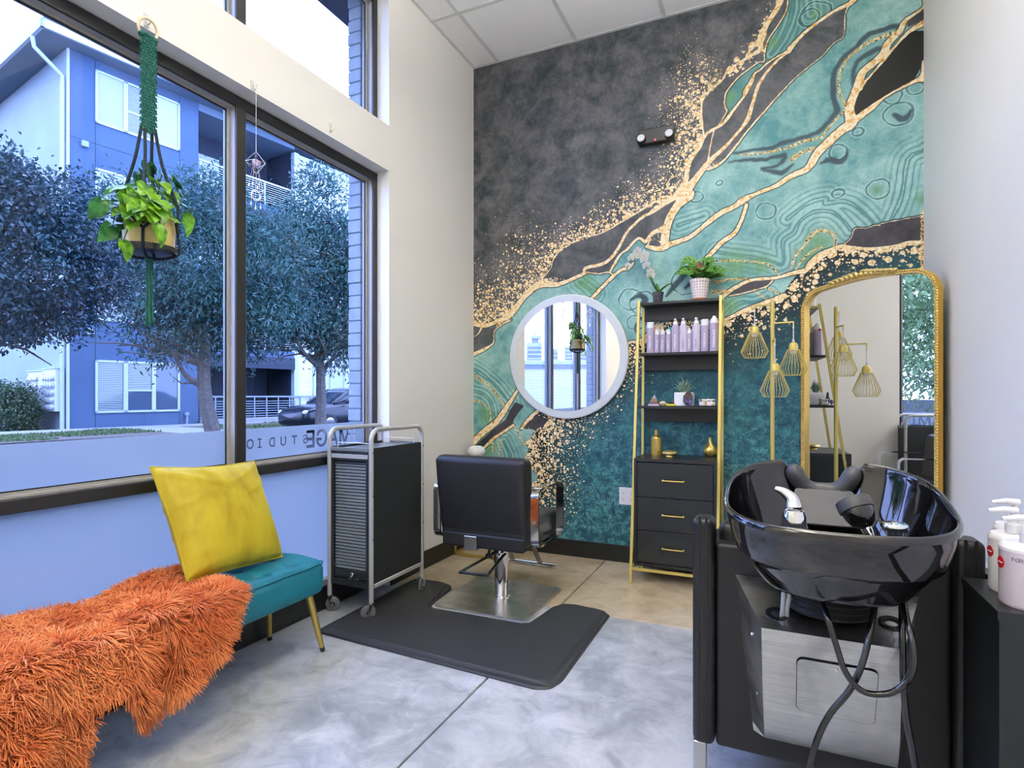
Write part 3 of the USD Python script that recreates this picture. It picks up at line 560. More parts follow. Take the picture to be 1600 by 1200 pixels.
# gold flakes: thick beside the edges, thinning away
edge_up = vein_sd([[(1219,0,0),(1196,40,0),(1169,88,0),(1126,128,0),(1097,160,0),(1097,215,0),(1066,300,0),(1000,328,0),(950,358,0),(900,378,0),(866,405,0),(845,440,0),(800,490,0),(737,508,0)]], GP)
amt = np.interp(GP[:, 0], wl_([(737,500),(800,450),(880,380),(1000,310),(1080,230),(1130,130),(1190,50)])[:, 0], [0.30, 0.30, 0.11, 0.16, 0.24, 0.09, 0.06])
f_up = np.where((~low) & (d_teal > 0), 1.05 * np.exp(-edge_up / np.maximum(amt * 0.62, 0.01)), 0)
edge_lo = vein_sd([[(824,762,0),(838,745,0),(822,715,0),(820,695,0),(835,676,0),(860,655,0),(950,562,0),(1000,530,0),(1060,497,0),(1133,499,0),(1200,470,0),(1240,440,0),(1290,396,0),(1370,388,0),(1445,380,0)]], GP)
amt2 = np.interp(GP[:, 0], wl_([(820,700),(870,660),(960,560),(1060,500),(1140,500),(1240,440),(1320,390),(1440,380)])[:, 0], [0.24, 0.26, 0.20, 0.13, 0.18, 0.22, 0.17, 0.15])
f_lo = np.where(low & (d_teal > 0), 1.12 * np.exp(-edge_lo / (amt2 * 0.62)), 0)
fleck = np.maximum(f_up, f_lo)
for cuts, to in ((([(1031,316),(984,339),(935,366),(895,380),(872,395),(847,436),(912,427),(956,402),(978,365),(1004,339)]), 0), (([(1037,357),(1008,378),(990,378),(963,407),(941,412),(968,384),(987,354),(1040,317),(1070,300)]), 0), ([(1096,180),(1097,215),(1084,242),(1071,290),(1096,268),(1184,135),(1234,78),(1184,98),(1126,128),(1096,160)], 0), ([(1188,78),(1195,84),(1216,39),(1231,-10),(1225,-15),(1213,15),(1190,60)], 0), ([(738,510),(779,502),(772,519),(770,536),(739,553)], 0)):
    fleck[poly_sd(GP, wl_(cuts)) < 0] = to
fleck[d_dark < 0] = 0
idx = np.arange(nx * nz).reshape(nx, nz); q = np.stack([idx[:-1, :-1], idx[1:, :-1], idx[1:, 1:], idx[:-1, 1:]], -1).reshape(-1, 4)
wb = thing('wall_back', 'back wall with a printed mural of teal agate, charcoal and gold veins', 'wall', kind='structure')
part(wb, 'drywall', box(-0.22, XR + 0.12, 0.004, 0.12, 0, ZC + 0.12), 'wall_paint', smooth=False)
part(wb, 'mural', (np.c_[GP[:, 0], np.zeros(len(GP)), GP[:, 1]], q), 'white_plastic', smooth=False, label='agate mural print of teal, charcoal and flecked gold')
mm = UsdGeom.Mesh(stage.GetPrimAtPath(wb + '/mural'))
for nm, arr in (('fieldA', (d_gold, d_teal, d_speck)), ('fieldB', (d_line, fleck, green)), ('fieldC', (d_navy, d_dark, deep)), ('fieldD', (d_black, d_ring, d_main))):
    UsdGeom.PrimvarsAPI(mm).CreatePrimvar(nm, Sdf.ValueTypeNames.Color3fArray, 'vertex').Set(Vt.Vec3fArray.FromNumpy(np.stack(arr, 1).astype(np.float32)))
def mural_material():
    g = G(); P = g.pos(); F_ = {}
    for nm, ks in (('fieldA', ('gold', 'teal', 'speck')), ('fieldB', ('line', 'fleck', 'green')), ('fieldC', ('navy', 'dark', 'deep')), ('fieldD', ('black', 'ring', 'main'))):
        s = g.n('separate_xyz', vector=g.n('attribute', 'vector', attribute=nm))
        for k, o in zip(ks, 'xyz'): F_[k] = Ref(f'{s}.{o}')
    inside = lambda d, w=0.0025, o=0.0: g.rng(d, o - w, o + w, 1.0, 0.0)
    n_big = g.noise(P, 1.6, 4, 0.6, 0.5); n_mid = g.noise(P, 6, 7, 0.74, 0.3); n_fin = g.noise(P, 42, 5, 0.7); n_xf = g.noise(P, 120, 3, 0.6)
    # charcoal plaster
    ch = g.mix(g.rng(n_mid, 0.38, 0.60), (0.026, 0.038, 0.044), (0.150, 0.146, 0.160))
    ch = g.mix(g.math('multiply', g.rng(n_fin, 0.45, 0.68), 0.45), ch, (0.045, 0.058, 0.066))
    ch = g.mix(g.rng(n_big, 0.35, 0.6, 0.25, 0.0), ch, (0.020, 0.036, 0.042))
    # deep sea blue with pale crackle
    n_sp = g.noise(P, 17, 8, 0.78, 0.35); rid = g.math('absolute', g.math('subtract', g.noise(P, 6.5, 7, 0.74, 0.5), 0.5)); zz = g.n('separate_xyz', vector=P)
    dp = g.mix(g.rng(F_['deep'], 0.05, 0.42), (0.006, 0.016, 0.020), g.mix(g.rng(n_mid, 0.35, 0.65), (0.012, 0.060, 0.100), (0.024, 0.125, 0.140)))
    lowz = g.rng(Ref(zz + '.z'), 1.25, 0.35); crack = g.math('multiply', g.math('multiply', g.rng(rid, 0.030, 0.0), g.rng(n_fin, 0.38, 0.60)), g.math('multiply', g.rng(F_['deep'], 0.10, 0.45), g.math('add', 0.35, g.math('multiply', lowz, 0.45))))
    speck2 = g.math('multiply', g.rng(n_sp, 0.49, 0.66), g.math('multiply', g.math('add', 0.25, g.math('multiply', lowz, 0.75)), g.rng(F_['deep'], 0.10, 0.45)))
    dp = g.mix(crack, dp, (0.20, 0.46, 0.48)); dp = g.mix(g.math('multiply', speck2, 0.75), dp, (0.13, 0.40, 0.40)); dp = g.mix(g.math('multiply', g.rng(n_sp, 0.46, 0.34), g.math('multiply', 0.6, g.rng(F_['deep'], 0.10, 0.4))), dp, (0.008, 0.030, 0.055))
    base = g.mix(g.rng(F_['deep'], -0.02, 0.0), ch, dp)
    # teal stone, banded round the agate lines
    wl = g.math('add', F_['line'], g.math('multiply', g.math('subtract', g.noise(P, 5, 4, 0.6), 0.5), 0.028))
    tone = g.math('add', g.math('multiply', n_mid, 0.55), g.math('multiply', n_big, 0.55))
    te = g.mix(g.rng(tone, 0.44, 0.66), (0.070, 0.245, 0.255), (0.390, 0.640, 0.590))
    te = g.mix(g.math('multiply', g.rng(n_xf, 0.54, 0.70), 0.5), te, (0.04, 0.16, 0.175))
    te = g.mix(g.math('multiply', g.rng(F_['main'], 0.0, 0.03), 0.6), te, (0.045, 0.17, 0.165))
    band = g.math('sine', g.math('multiply', wl, 6.2832 / 0.030)); near = g.rng(wl, 0.125, 0.015)
    te = g.mix(g.math('multiply', g.math('multiply', g.rng(band, 0.35, 0.95), near), 0.75), te, (0.035, 0.150, 0.155))
    te = g.mix(g.math('multiply', g.math('multiply', g.rng(band, -0.45, -0.95), near), 0.45), te, (0.42, 0.68, 0.62))
    iso = g.math('sine', g.math('multiply', g.noise(P, 1.5, 2, 0.45, 0.4), 95.0))
    te = g.mix(g.math('multiply', g.rng(iso, 0.72, 1.0), g.math('multiply', 0.16, g.rng(n_big, 0.45, 0.58))), te, (0.04, 0.17, 0.18))
    te = g.mix(g.math('multiply', F_['green'], 0.75), te, g.mix(g.rng(n_fin, 0.3, 0.7), (0.055, 0.19, 0.07), (0.20, 0.40, 0.16)))
    ringm = g.rng(F_['ring'], 0.006, 0.0025); te = g.mix(g.math('multiply', ringm, 0.8), te, (0.02, 0.07, 0.085))
    te = g.mix(g.math('multiply', g.math('multiply', g.rng(F_['ring'], 0.014, 0.010), g.rng(F_['ring'], 0.006, 0.009)), 0.5), te, (0.48, 0.72, 0.66))
    te = g.mix(g.math('multiply', inside(F_['navy'], 0.006), 0.92), te, (0.018, 0.038, 0.058))
    te = g.mix(g.math('multiply', inside(F_['gold'], 0.002, 0.007), 0.9), te, (0.012, 0.035, 0.04))
    col = g.mix(inside(F_['teal'], 0.002), base, te)
    col = g.mix(inside(F_['dark'], 0.002), col, g.mix(g.rng(n_mid, 0.36, 0.62), (0.024, 0.026, 0.032), (0.075, 0.066, 0.078)))
    col = g.mix(inside(F_['black'], 0.002), col, (0.007, 0.009, 0.009))
    # gold
    gn = g.noise(P, 38, 4, 0.6); gold = g.ramp(gn, [(0.28, srgb(165, 100, 25)), (0.37, srgb(220, 162, 80)), (0.46, srgb(236, 207, 150)), (0.57, srgb(248, 236, 208)), (0.75, srgb(238, 208, 146))])
    col = g.mix(inside(F_['gold'], 0.0018), col, gold)
    warp = g.n('vector_math', 'vector', vector_math_type='add') if False else None
    def flakes(sc, thr, pw):
        wp = g.mix(0.45 / sc, P, g.n('noise_texture', 'color', vector=P, scale=sc * 1.3, detail=2), 'add')
        v = g.n('voronoi_texture', vector=wp, scale=sc, randomness=1.0); s = g.n('separate_color', color=Ref(v + '.color'))
        rad = g.math('multiply', g.math('power', F_['fleck'], pw), g.math('add', 0.15, g.math('multiply', Ref(s + '.r'), thr)))
        keep = g.math('less_than', Ref(s + '.g'), g.math('multiply', F_['fleck'], 2.6))
        return g.math('multiply', g.rng(g.math('subtract', Ref(v + '.distance'), rad), -0.04, 0.04, 1.0, 0.0), keep)
    rt_ = g.rng(Ref(zz + '.x'), 1.66, 1.80)
    fl = g.math('maximum', g.mix(rt_, flakes(42.0, 0.66, 0.42), flakes(25.0, 0.60, 0.55)), g.mix(rt_, flakes(85.0, 0.60, 0.45), flakes(60.0, 0.50, 0.9)))
    fl = g.math('multiply', fl, g.rng(F_['fleck'], 0.012, 0.04))
    fcol = g.ramp(g.noise(P, 60, 3), [(0.35, srgb(216, 168, 92)), (0.5, srgb(238, 216, 165)), (0.62, srgb(248, 240, 220))])
    col = g.mix(g.math('multiply', fl, g.rng(F_['teal'], -0.002, 0.002)), col, fcol)
    sp = g.math('multiply', inside(F_['speck'], 0.003), g.rng(g.noise(P, 85, 2), 0.44, 0.50)); spd = g.math('multiply', inside(F_['speck'], 0.003, 0.002), g.rng(g.noise(P, 85, 2), 0.44, 0.38))
    col = g.mix(spd, col, (0.05, 0.04, 0.02)); col = g.mix(sp, col, g.mix(g.rng(gn, 0.4, 0.6), srgb(196, 150, 60), srgb(240, 222, 170)))
    make('mural_print', g, g.n('principled_bsdf', 'BSDF', base_color=col, roughness=0.5, specular_ior_level=0.25))
    UsdShade.MaterialBindingAPI.Apply(mm.GetPrim()).Bind(MATS['mural_print'])
mural_material()

# ============================================================ OUTSIDE THE WINDOW
GZ = -0.12
# ground
single('ground', box(-160, -0.37, -160, 60, GZ - 0.3, GZ), 'asphalt', 'grey paved street outside the window', 'street', kind='structure', smooth=False)
BU = FW + (592 / F) * RT; BU /= np.linalg.norm(BU); BN = np.array([BU[1], -BU[0], 0.0])      # along the far facade; out of it
B0 = CAM + ray(106, HOR) * 20.0; B0[2] = 0
BROT = math.degrees(math.atan2(BU[1], BU[0]))
def bl(u, n, z): return B0 + BU * u + BN * n + UP * z
def bbox(u0, u1, n0, n1, z0, z1, ch=0.0): return axes(box(u0, u1, -n1, -n0, z0, z1, ch), BU, -BN, UP, B0)
sw = thing('sidewalk', 'pale concrete sidewalk in front of the blue building', 'sidewalk', bl(4, 1, GZ), kind='structure')
for k in range(-5, 14): part(sw, 'sidewalk_slab', bbox(1.6 * k + 0.01, 1.6 * k + 1.59, 0.0, 1.5, GZ, GZ + 0.06, 0.01), 'sidewalk', smooth=False)
for u0, u1 in ((1.15, 2.9), (9.6, 11.0)): part(sw, 'walkway', bbox(u0, u1, 1.52, 6.0, GZ, GZ + 0.055, 0.01), 'sidewalk', smooth=False)
rg = random.Random(11)
for (u0, u1), lab in (((-6, 1.1), 'strip of patchy grass and mulch left of the concrete walkway'), ((2.95, 9.5), 'strip of green grass between sidewalk and tree trunks')):
    t = thing('grass', lab, 'grass', bl((u0 + u1) / 2, 3, GZ), kind='stuff')
    part(t, 'soil', bbox(u0, u1, 1.52, 5.6, GZ, GZ + 0.05), 'mulch', smooth=False)
    vs, fs = [], []
    for k in range(2600):
        p = bl(rg.uniform(u0, u1), rg.uniform(1.6, 5.4), GZ + 0.045)
        if meshkit.noise(p * 0.9, 2) < 0.42: continue
        a = rg.uniform(0, 6.28); d = np.array([math.cos(a), math.sin(a), 0]) * 0.05; o = len(vs)
        vs += [p - d, p + d, p + np.array([rg.uniform(-.03, .03), rg.uniform(-.03, .03), rg.uniform(.05, .1)])]; fs.append((o, o + 1, o + 2))
    part(t, 'blades', (np.array(vs), np.array(fs)), 'grass_blade', smooth=False, kind='stuff')

bd = thing('apartment_building', 'blue and white four-storey apartment building across the street', 'building', B0, 0)
TOPZ = 13.3
part(bd, 'wall', [bbox(0, 4.53, -12, 0, GZ, TOPZ)], 'stucco_blue', smooth=False, label='blue stucco front wall')
part(bd, 'wall', [bbox(-0.03, 0.0, -12, -0.02, GZ, TOPZ)], 'stucco_white', smooth=False, label='white stucco side wall')
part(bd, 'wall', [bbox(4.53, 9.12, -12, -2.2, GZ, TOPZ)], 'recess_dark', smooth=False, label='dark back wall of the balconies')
part(bd, 'wall', [bbox(9.34, 16, -12, -0.1, 2.95, 12.9)], 'siding_white', smooth=False, label='white panelled wall')
part(bd, 'wall', [bbox(9.34, 16, -12, -0.1, GZ, 2.95)], 'brick_far', smooth=False, label='painted brick ground-floor wall')
part(bd, 'post', [bbox(9.12, 9.36, -0.25, 0.0, GZ, 12.9)], 'trim_white', smooth=False)
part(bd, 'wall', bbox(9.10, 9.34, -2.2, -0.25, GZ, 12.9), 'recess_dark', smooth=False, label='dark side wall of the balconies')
for k in range(14): part(bd, 'batten', bbox(9.36 + 0.75 * k, 9.44 + 0.75 * k, -0.1, -0.05, 2.95, 12.9), 'siding_white', smooth=False)
for z in (3.15, 6.5, 9.87): part(bd, 'balcony_slab', bbox(4.53, 9.12, -2.2, 0.0, z - 0.25, z + 0.05), 'stucco_blue', smooth=False)
part(bd, 'balcony_slab', bbox(4.53, 9.12, -2.2, 0.02, 13.0, 13.3), 'eave', smooth=False, label='pale balcony ceiling')
for z in (3.2, 6.55, 9.92):
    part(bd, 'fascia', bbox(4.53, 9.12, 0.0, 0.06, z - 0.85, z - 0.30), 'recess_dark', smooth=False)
    rl = part(bd, 'railing', bbox(4.55, 9.12, -0.06, 0.0, z + 1.02, z + 1.10), 'trim_white', smooth=False)
    for m in range(9): part(rl, 'rail_bar', bbox(4.55, 9.12, -0.045, -0.02, z + 0.14 + 0.1 * m, z + 0.165 + 0.1 * m), 'trim_white', smooth=False)
    for m in range(4): part(rl, 'rail_post', bbox(4.6 + 1.47 * m, 4.66 + 1.47 * m, -0.05, 0.0, z, z + 1.05), 'trim_white', smooth=False)
    part(bd, 'balcony_door', bbox(5.0, 6.6, -2.2, -2.14, z, z + 2.2), 'blind_bright', smooth=False)
# ground-floor railing runs on in front of the white wing
rl = part(bd, 'railing', bbox(4.55, 14.0, 0.0, 0.06, 1.02, 1.09), 'steel_rail', smooth=False, label='grey steel railing at street level')
for m in range(9): part(rl, 'rail_bar', bbox(4.55, 9.2, 0.0, 0.03, -0.05 + 0.11 * m, -0.015 + 0.11 * m), 'steel_rail', smooth=False)
for m in range(16): part(rl, 'rail_post', bbox(4.6 + 0.6 * m, 4.65 + 0.6 * m, 0.0, 0.06, GZ, 1.03), 'steel_rail', smooth=False)
part(bd, 'planter_wall', bbox(4.55, 14, 0.06, 0.3, GZ, 0.12), 'sidewalk', smooth=False)
for z in (3.4, 6.8, 10.2): part(bd, 'wall_joint', bbox(0, 4.53, 0.0, 0.004, z + 0.05, z + 0.07), 'recess_dark', smooth=False)
for u in (0.83, 3.78): part(bd, 'wall_joint', bbox(u - 0.01, u + 0.01, 0.0, 0.004, GZ, TOPZ), 'recess_dark', smooth=False)
# windows: three lights, the middle one split, with blinds behind the panes
for fl_, z0 in enumerate((0.47, 3.85, 7.45, 11.02)):
    z1 = z0 + 1.94; u0, u1 = 0.82, 3.77; b = 0.08
    wn = part(bd, 'window', [bbox(u0, u1, -0.02, 0.05, z1 - b, z1), bbox(u0, u1, -0.02, 0.05, z0, z0 + b), bbox(u0, u0 + b, -0.02, 0.05, z0, z1), bbox(u1 - b, u1, -0.02, 0.05, z0, z1), bbox(1.73, 1.88, -0.02, 0.05, z0, z1), bbox(2.72, 2.86, -0.02, 0.05, z0, z1), bbox(1.88, 2.72, -0.02, 0.04, z0 + 0.80, z0 + 0.87)], 'trim_white', smooth=False)
    up = fl_ >= 2
    for a, c, d, e, m in ((u0 + b, 1.73, z0 + b, z1 - b, 'blind' if up else 'far_pane'), (1.88, 2.72, z0 + 0.87, z1 - b, 'far_pane'), (1.88, 2.72, z0 + b, z0 + 0.80, 'far_pane'), (2.86, u1 - b, z0 + b, z1 - b, 'blind_bright' if up else 'far_pane')):
        part(wn, 'pane', bbox(a, c, 0.0, 0.006, d, e), 'far_pane' if not up else m, smooth=False)
        if up or a < 1 or d > z0 + 0.5:
            n_ = int((e - d) / 0.065); part(wn, 'blind', [bbox(a + 0.02, c - 0.02, 0.008, 0.02, d + 0.065 * k + 0.02, d + 0.065 * k + 0.05) for k in range(n_)], 'blind_bright' if (up and a > 2) else 'blind', smooth=False)
for u0, u1, z0, z1 in ((10.25, 13.2, 0.35, 2.85), (11.1, 12.6, 4.0, 5.9), (11.1, 12.6, 7.4, 9.2), (11.15, 12.3, 9.6, 11.3)):
    b = 0.09; mid = (u0 + u1) / 2
    wn = part(bd, 'window', [bbox(u0, u1, -0.12, -0.03, z1 - b, z1), bbox(u0, u1, -0.12, -0.03, z0, z0 + b), bbox(u0, u0 + b, -0.12, -0.03, z0, z1), bbox(u1 - b, u1, -0.12, -0.03, z0, z1), bbox(mid - 0.45, mid - 0.35, -0.12, -0.03, z0, z1), bbox(mid + 0.45, mid + 0.55, -0.12, -0.03, z0, z1), bbox(u0, u1, -0.12, -0.04, z0 + 0.75, z0 + 0.82)], 'trim_white', smooth=False)
    part(wn, 'pane', bbox(u0 + b, u1 - b, -0.1, -0.085, z0 + b, z1 - b), 'blind', smooth=False)
# roof overhang, gutter, downpipe
part(bd, 'roof', [bbox(-0.95, 17, -12, 0.75, TOPZ + 0.0, TOPZ + 0.06), bbox(-0.6, 17, -12, 0.4, TOPZ + 0.3, TOPZ + 0.9)], 'eave', smooth=False)
part(bd, 'gutter', [bbox(-1.0, -0.9, -12, 0.8, TOPZ - 0.02, TOPZ + 0.26), bbox(-1.0, 17, 0.7, 0.8, TOPZ - 0.02, TOPZ + 0.26)], 'trim_white', smooth=False)
part(bd, 'downpipe', tube([bl(-0.95, -0.15, TOPZ), bl(-0.9, -0.15, TOPZ - 0.35), bl(-0.12, -0.12, TOPZ - 1.0), bl(-0.12, -0.12, TOPZ - 1.4), bl(-0.12, -0.12, GZ + 0.02)], 0.07), 'trim_white')
part(bd, 'corner_trim', bbox(-0.035, 0.04, -0.04, 0.035, GZ, TOPZ), 'trim_white', smooth=False)
for u, z in ((0.38, 10.0), (0.55, 3.3)): part(bd, 'wall_light', bbox(u, u + 0.22, 0, 0.12, z, z + 0.22, 0.02), 'stucco_white', smooth=False)
part(bd, 'hose_tap', [bbox(4.0, 4.06, 0, 0.1, GZ, 0.35), bbox(3.95, 4.1, 0, 0.12, 0.3, 0.42)], 'steel_rail', smooth=False)
# meter bank on the white side wall
def mb(a0, a1, d0, d1, z0, z1, ch=0.0): return axes(box(a0, a1, d0, d1, z0, z1, ch), -BN, -BU, UP, B0)
mt = thing('meter_bank', 'bank of round electricity meters on the white side wall', 'meter bank', B0 - BN * 1.5 - BU * 0.05)
part(mt, 'cabinet', [mb(0.18, 1.30, 0.03, 0.30, 0.55, 2.05, 0.01), mb(1.42, 3.1, 0.03, 0.22, 0.70, 2.0, 0.01)], 'meter_grey', smooth=False)
part(mt, 'cabinet_lid', [mb(0.16, 1.32, 0.02, 0.34, 2.05, 2.09), mb(1.40, 3.12, 0.02, 0.26, 2.0, 2.04)], 'trim_white', smooth=False)
for a0, nc, nr, d in ((0.36, 4, 5, 0.30), (1.95, 4, 4, 0.22)):
    for i in range(nc):
        for j in range(nr):
            c = B0 - BN * (a0 + 0.235 * i + (0.1 if nr == 4 else 0)) - BU * (d + 0.06) + UP * (1.72 - 0.255 * j)
            part(mt, 'meter', axes(lathe([(0, -0.07), (0.095, -0.07), (0.095, 0.0), (0.085, 0.05), (0, 0.06)], n=14), BN, UP, -BU, c) , 'meter_glass')
part(mt, 'panel_door', mb(1.5, 1.95, 0.22, 0.26, 1.35, 1.9, 0.01), 'meter_grey', smooth=False)

def leaves(rng, centers, radii, n, size, aspect=2.2, flat=0.5, shell=0.55, clump=14):
    """Leaves in sprays through the outer part of the ellipsoids: one mesh of small folded blades."""
    C_, R_ = np.array(centers, float), np.array(radii, float)
    pr = (R_[:, 0] * R_[:, 1] + R_[:, 0] * R_[:, 2]); pr = pr / pr.sum(); k = n // clump
    w = rng.choice(len(C_), k, p=pr); d = rng.normal(size=(k, 3)); d /= np.linalg.norm(d, axis=1, keepdims=True)
    r = shell + (1.06 - shell) * rng.random((k, 1)) ** 0.7; p = C_[w] + d * r * R_[w]; p[:, 2] += 0
    p = np.repeat(p, clump, 0); dd = np.repeat(d, clump, 0); m = len(p)
    p = p + rng.normal(size=(m, 3)) * size * 1.5
    t = dd * 0.7 + rng.normal(size=(m, 3)) * 0.75; t[:, 2] -= 0.15; t /= np.linalg.norm(t, axis=1, keepdims=True)
    up = np.array([0, 0, 1.0]) + rng.normal(size=(m, 3)) * 0.6; s = np.cross(t, up); s /= np.maximum(np.linalg.norm(s, axis=1, keepdims=True), 1e-6)
    L = size * rng.uniform(0.7, 1.35, (m, 1)); nn = np.cross(s, t)
    a = p; b = p + t * L * 0.5 + s * L / aspect / 2 + nn * L * 0.08; c = p + t * L - nn * L * 0.10; e = p + t * L * 0.5 - s * L / aspect / 2 + nn * L * 0.08
    V = np.stack([a, b, c, e], 1).reshape(-1, 3); o = np.arange(m)[:, None] * 4
    return V, np.vstack([o + [[0, 1, 2]], o + [[0, 2, 3]]])
def branches(rng, base, top, r0, spread, n=7, depth=1):
    base, top = np.array(base, float), np.array(top, float); ms = []
    mid = (base + top) / 2 + rng.normal(size=3) * 0.03 * np.linalg.norm(top - base); P = catmull([base, mid, top], 6); ms.append(tube(P, np.linspace(r0, r0 * 0.6, len(P)), 9))
    for k in range(n):
        a = rng.uniform(0, 6.28); el = rng.uniform(0.25, 0.9); L = spread * rng.uniform(0.6, 1.0); s = P[rng.integers(len(P) // 2, len(P))]
        e = s + np.array([math.cos(a) * math.cos(el), math.sin(a) * math.cos(el), math.sin(el)]) * L
        Q = catmull([s, (s + e) / 2 + np.array([0, 0, -0.06 * L]) + rng.normal(size=3) * 0.06 * L, e], 5); ms.append(tube(Q, np.linspace(r0 * 0.5, r0 * 0.12, len(Q)), 6))
        if depth:
            for q in range(3):
                s2 = Q[rng.integers(2, len(Q))]; e2 = s2 + (e - s) * 0.4 + rng.normal(size=3) * 0.3 * L; ms.append(tube([s2, (s2 + e2) / 2 + rng.normal(size=3) * 0.05 * L, e2], [r0 * 0.16, r0 * 0.11, r0 * 0.05], 5))
    return ms
def tree(name, label, foot, top, r0, crown, n, size, mat, seed, spread=1.6, aspect=2.2, shell=0.5, group=None):
    rng = np.random.default_rng(seed); t = thing(name, label, 'tree', foot, group=group)
    part(t, 'trunk', branches(rng, foot, top, r0, spread), 'bark')
    part(t, 'foliage', leaves(rng, [c for c, r in crown], [r for c, r in crown], n, size, aspect, shell=shell), mat, smooth=False, kind='stuff')
    return t
def D(px, py, d): return on_d(px, py, d)
def ground(px, d): p = on_d(px, HOR, d); p[2] = GZ; return p
tree('oak_tree', 'dark leafy oak close to the glass at the far left', ground(-130, 8.6), D(-60, 420, 8.6), 0.16,
     [(D(20, 400, 8.8), (1.25, 1.1, 1.15)), (D(-110, 330, 8.6), (1.4, 1.3, 1.5)), (D(95, 440, 9.0), (0.85, 0.8, 0.75)), (D(60, 330, 9.2), (0.9, 0.8, 0.7)), (D(-20, 300, 9.0), (0.9, 0.8, 0.55)), (D(150, 425, 9.2), (0.45, 0.45, 0.5)), (D(30, 490, 8.8), (0.95, 0.8, 0.36))], 30000, 0.085, 'oak_dark', 21, 1.4, 1.9)
tree('oak_tree', 'broad blue-green oak in the middle, behind the hanging plant', ground(337, 14.6), D(325, 500, 14.6), 0.20,
     [(D(300, 420, 14.6), (2.1, 1.8, 1.8)), (D(225, 380, 14.6), (1.1, 1.0, 1.2)), (D(260, 505, 14.4), (1.1, 1.0, 0.9)), (D(345, 480, 14.6), (1.4, 1.2, 1.3)), (D(255, 330, 14.8), (0.7, 0.7, 0.75)), (D(330, 330, 14.8), (1.0, 0.9, 0.9)), (D(415, 480, 14.6), (1.25, 1.1, 0.95)), (D(425, 395, 14.8), (1.0, 0.9, 1.0)), (D(170, 330, 15.2), (0.7, 0.6, 0.8))], 30000, 0.15, 'oak_mid', 22, 1.9, 3.2)
tree('oak_tree', 'narrow blue-green oak on the right behind the parked car', ground(500, 17.0), D(497, 520, 17.0), 0.17,
     [(D(490, 430, 17.0), (1.4, 1.2, 1.9)), (D(520, 480, 17.0), (1.15, 1.0, 1.3)), (D(500, 320, 17.2), (0.75, 0.7, 1.0)), (D(545, 400, 17.2), (0.9, 0.8, 1.2)), (D(455, 385, 17.2), (0.9, 0.8, 0.9)), (D(460, 500, 16.8), (0.9, 0.8, 0.75)), (D(535, 540, 17.0), (0.85, 0.7, 0.6)), (D(585, 450, 17.2), (1.0, 0.9, 1.6))], 26000, 0.15, 'oak_mid', 23, 1.7, 3.2)
rng_ = np.random.default_rng(5); t = thing('bare_tree', 'leafless grey tree beside the white side wall at the far left', 'tree', ground(-60, 16))
part(t, 'trunk', branches(rng_, ground(-60, 16), D(-22, 275, 16), 0.09, 1.7, 14), 'bark')
for k, (x, py, y_, lab) in enumerate(((-8.6, 0, -4.6, 'pale green tree seen only in the gold-framed mirror, its nearer crown'), (-12.5, 0, -8.6, 'pale green tree seen only in the gold-framed mirror, its farther crown'))):
    tree('street_tree', lab, (x, y_, GZ), (x, y_, 2.0), 0.16, [((x, y_, 2.7), (2.0, 2.0, 1.9)), ((x + .8, y_ + 1.2, 3.6), (1.3, 1.3, 1.2)), ((x - .3, y_ - 1.0, 4.2), (1.4, 1.4, 1.2))], 16000, 0.16, 'oak_light', 30 + k, 1.4, 2.4)
# hedge
hc = bl(-1.9, 0.2, 0.5); rng_ = np.random.default_rng(8); hd = thing('hedge', 'clipped dark green hedge below the meter bank', 'hedge', bl(-1.9, 0.3, GZ))
p_ = rng_.uniform(-1, 1, (9000, 3)); k_ = rng_.integers(0, 3, 9000); p_[np.arange(9000), k_] = np.sign(p_[np.arange(9000), k_]) * rng_.uniform(0.86, 1.04, 9000)
q_ = B0 + np.outer(p_[:, 0] * 2.35 - 3.05, BU * 0) - np.outer(p_[:, 0] * 2.3 + 3.15, BN) * 0.999 - np.outer(p_[:, 1] * 0.45 + 1.15, BU) + np.outer(p_[:, 2] * 0.72 + 0.55, UP)
V_, F_h = leaves(rng_, q_, np.full((9000, 3), 0.02), 18000, 0.11, 2.0, clump=2); part(hd, 'foliage', (V_, F_h), 'hedge_leaf', smooth=False, kind='stuff')
part(hd, 'stem', [rod(B0 - BN * (1.5 + .5 * k) - BU * 1.15 + UP * GZ, B0 - BN * (1.5 + .5 * k) - BU * 1.15 + UP * 1.0, 0.03, 6) for k in range(8)], 'bark')
part(hd, 'core', axes(box(-5.3, -1.0, -1.5, -0.8, GZ, 1.1), BN, BU, UP, B0), 'hedge_leaf', smooth=False)

# parked car, nose to the left
CU = BU; CN = BN; c0 = on_d(452, HOR, 18.3); c0[2] = GZ
def cl(x, y, z): return c0 + CU * x + CN * y + UP * z
def loft(st, n=22):
    rings = []
    for x, hw, z0, z1, ex in st:
        th = np.linspace(0, 2 * math.pi, n, endpoint=False); c, s = np.cos(th), np.sin(th)
        rings.append(np.c_[np.full(n, x), hw * np.sign(c) * np.abs(c) ** ex, (z0 + z1) / 2 + (z1 - z0) / 2 * np.sign(s) * np.abs(s) ** ex])
    V = np.vstack(rings + [rings[0].mean(0)[None], rings[-1].mean(0)[None]]); k = len(rings); f = []
    for i in range(k - 1):
        for j in range(n): a, b = i * n + j, i * n + (j + 1) % n; f += [(a, b, b + n), (a, b + n, a + n)]
    for j in range(n): f += [(k * n, (j + 1) % n, j), (k * n + 1, (k - 1) * n + j, (k - 1) * n + (j + 1) % n)]
    return trimesh.Trimesh(V, np.array(f)[:, ::-1], process=False)
car = thing('car', 'dark parked car under the narrow tree, half hidden by the brick return', 'car', c0, BROT)
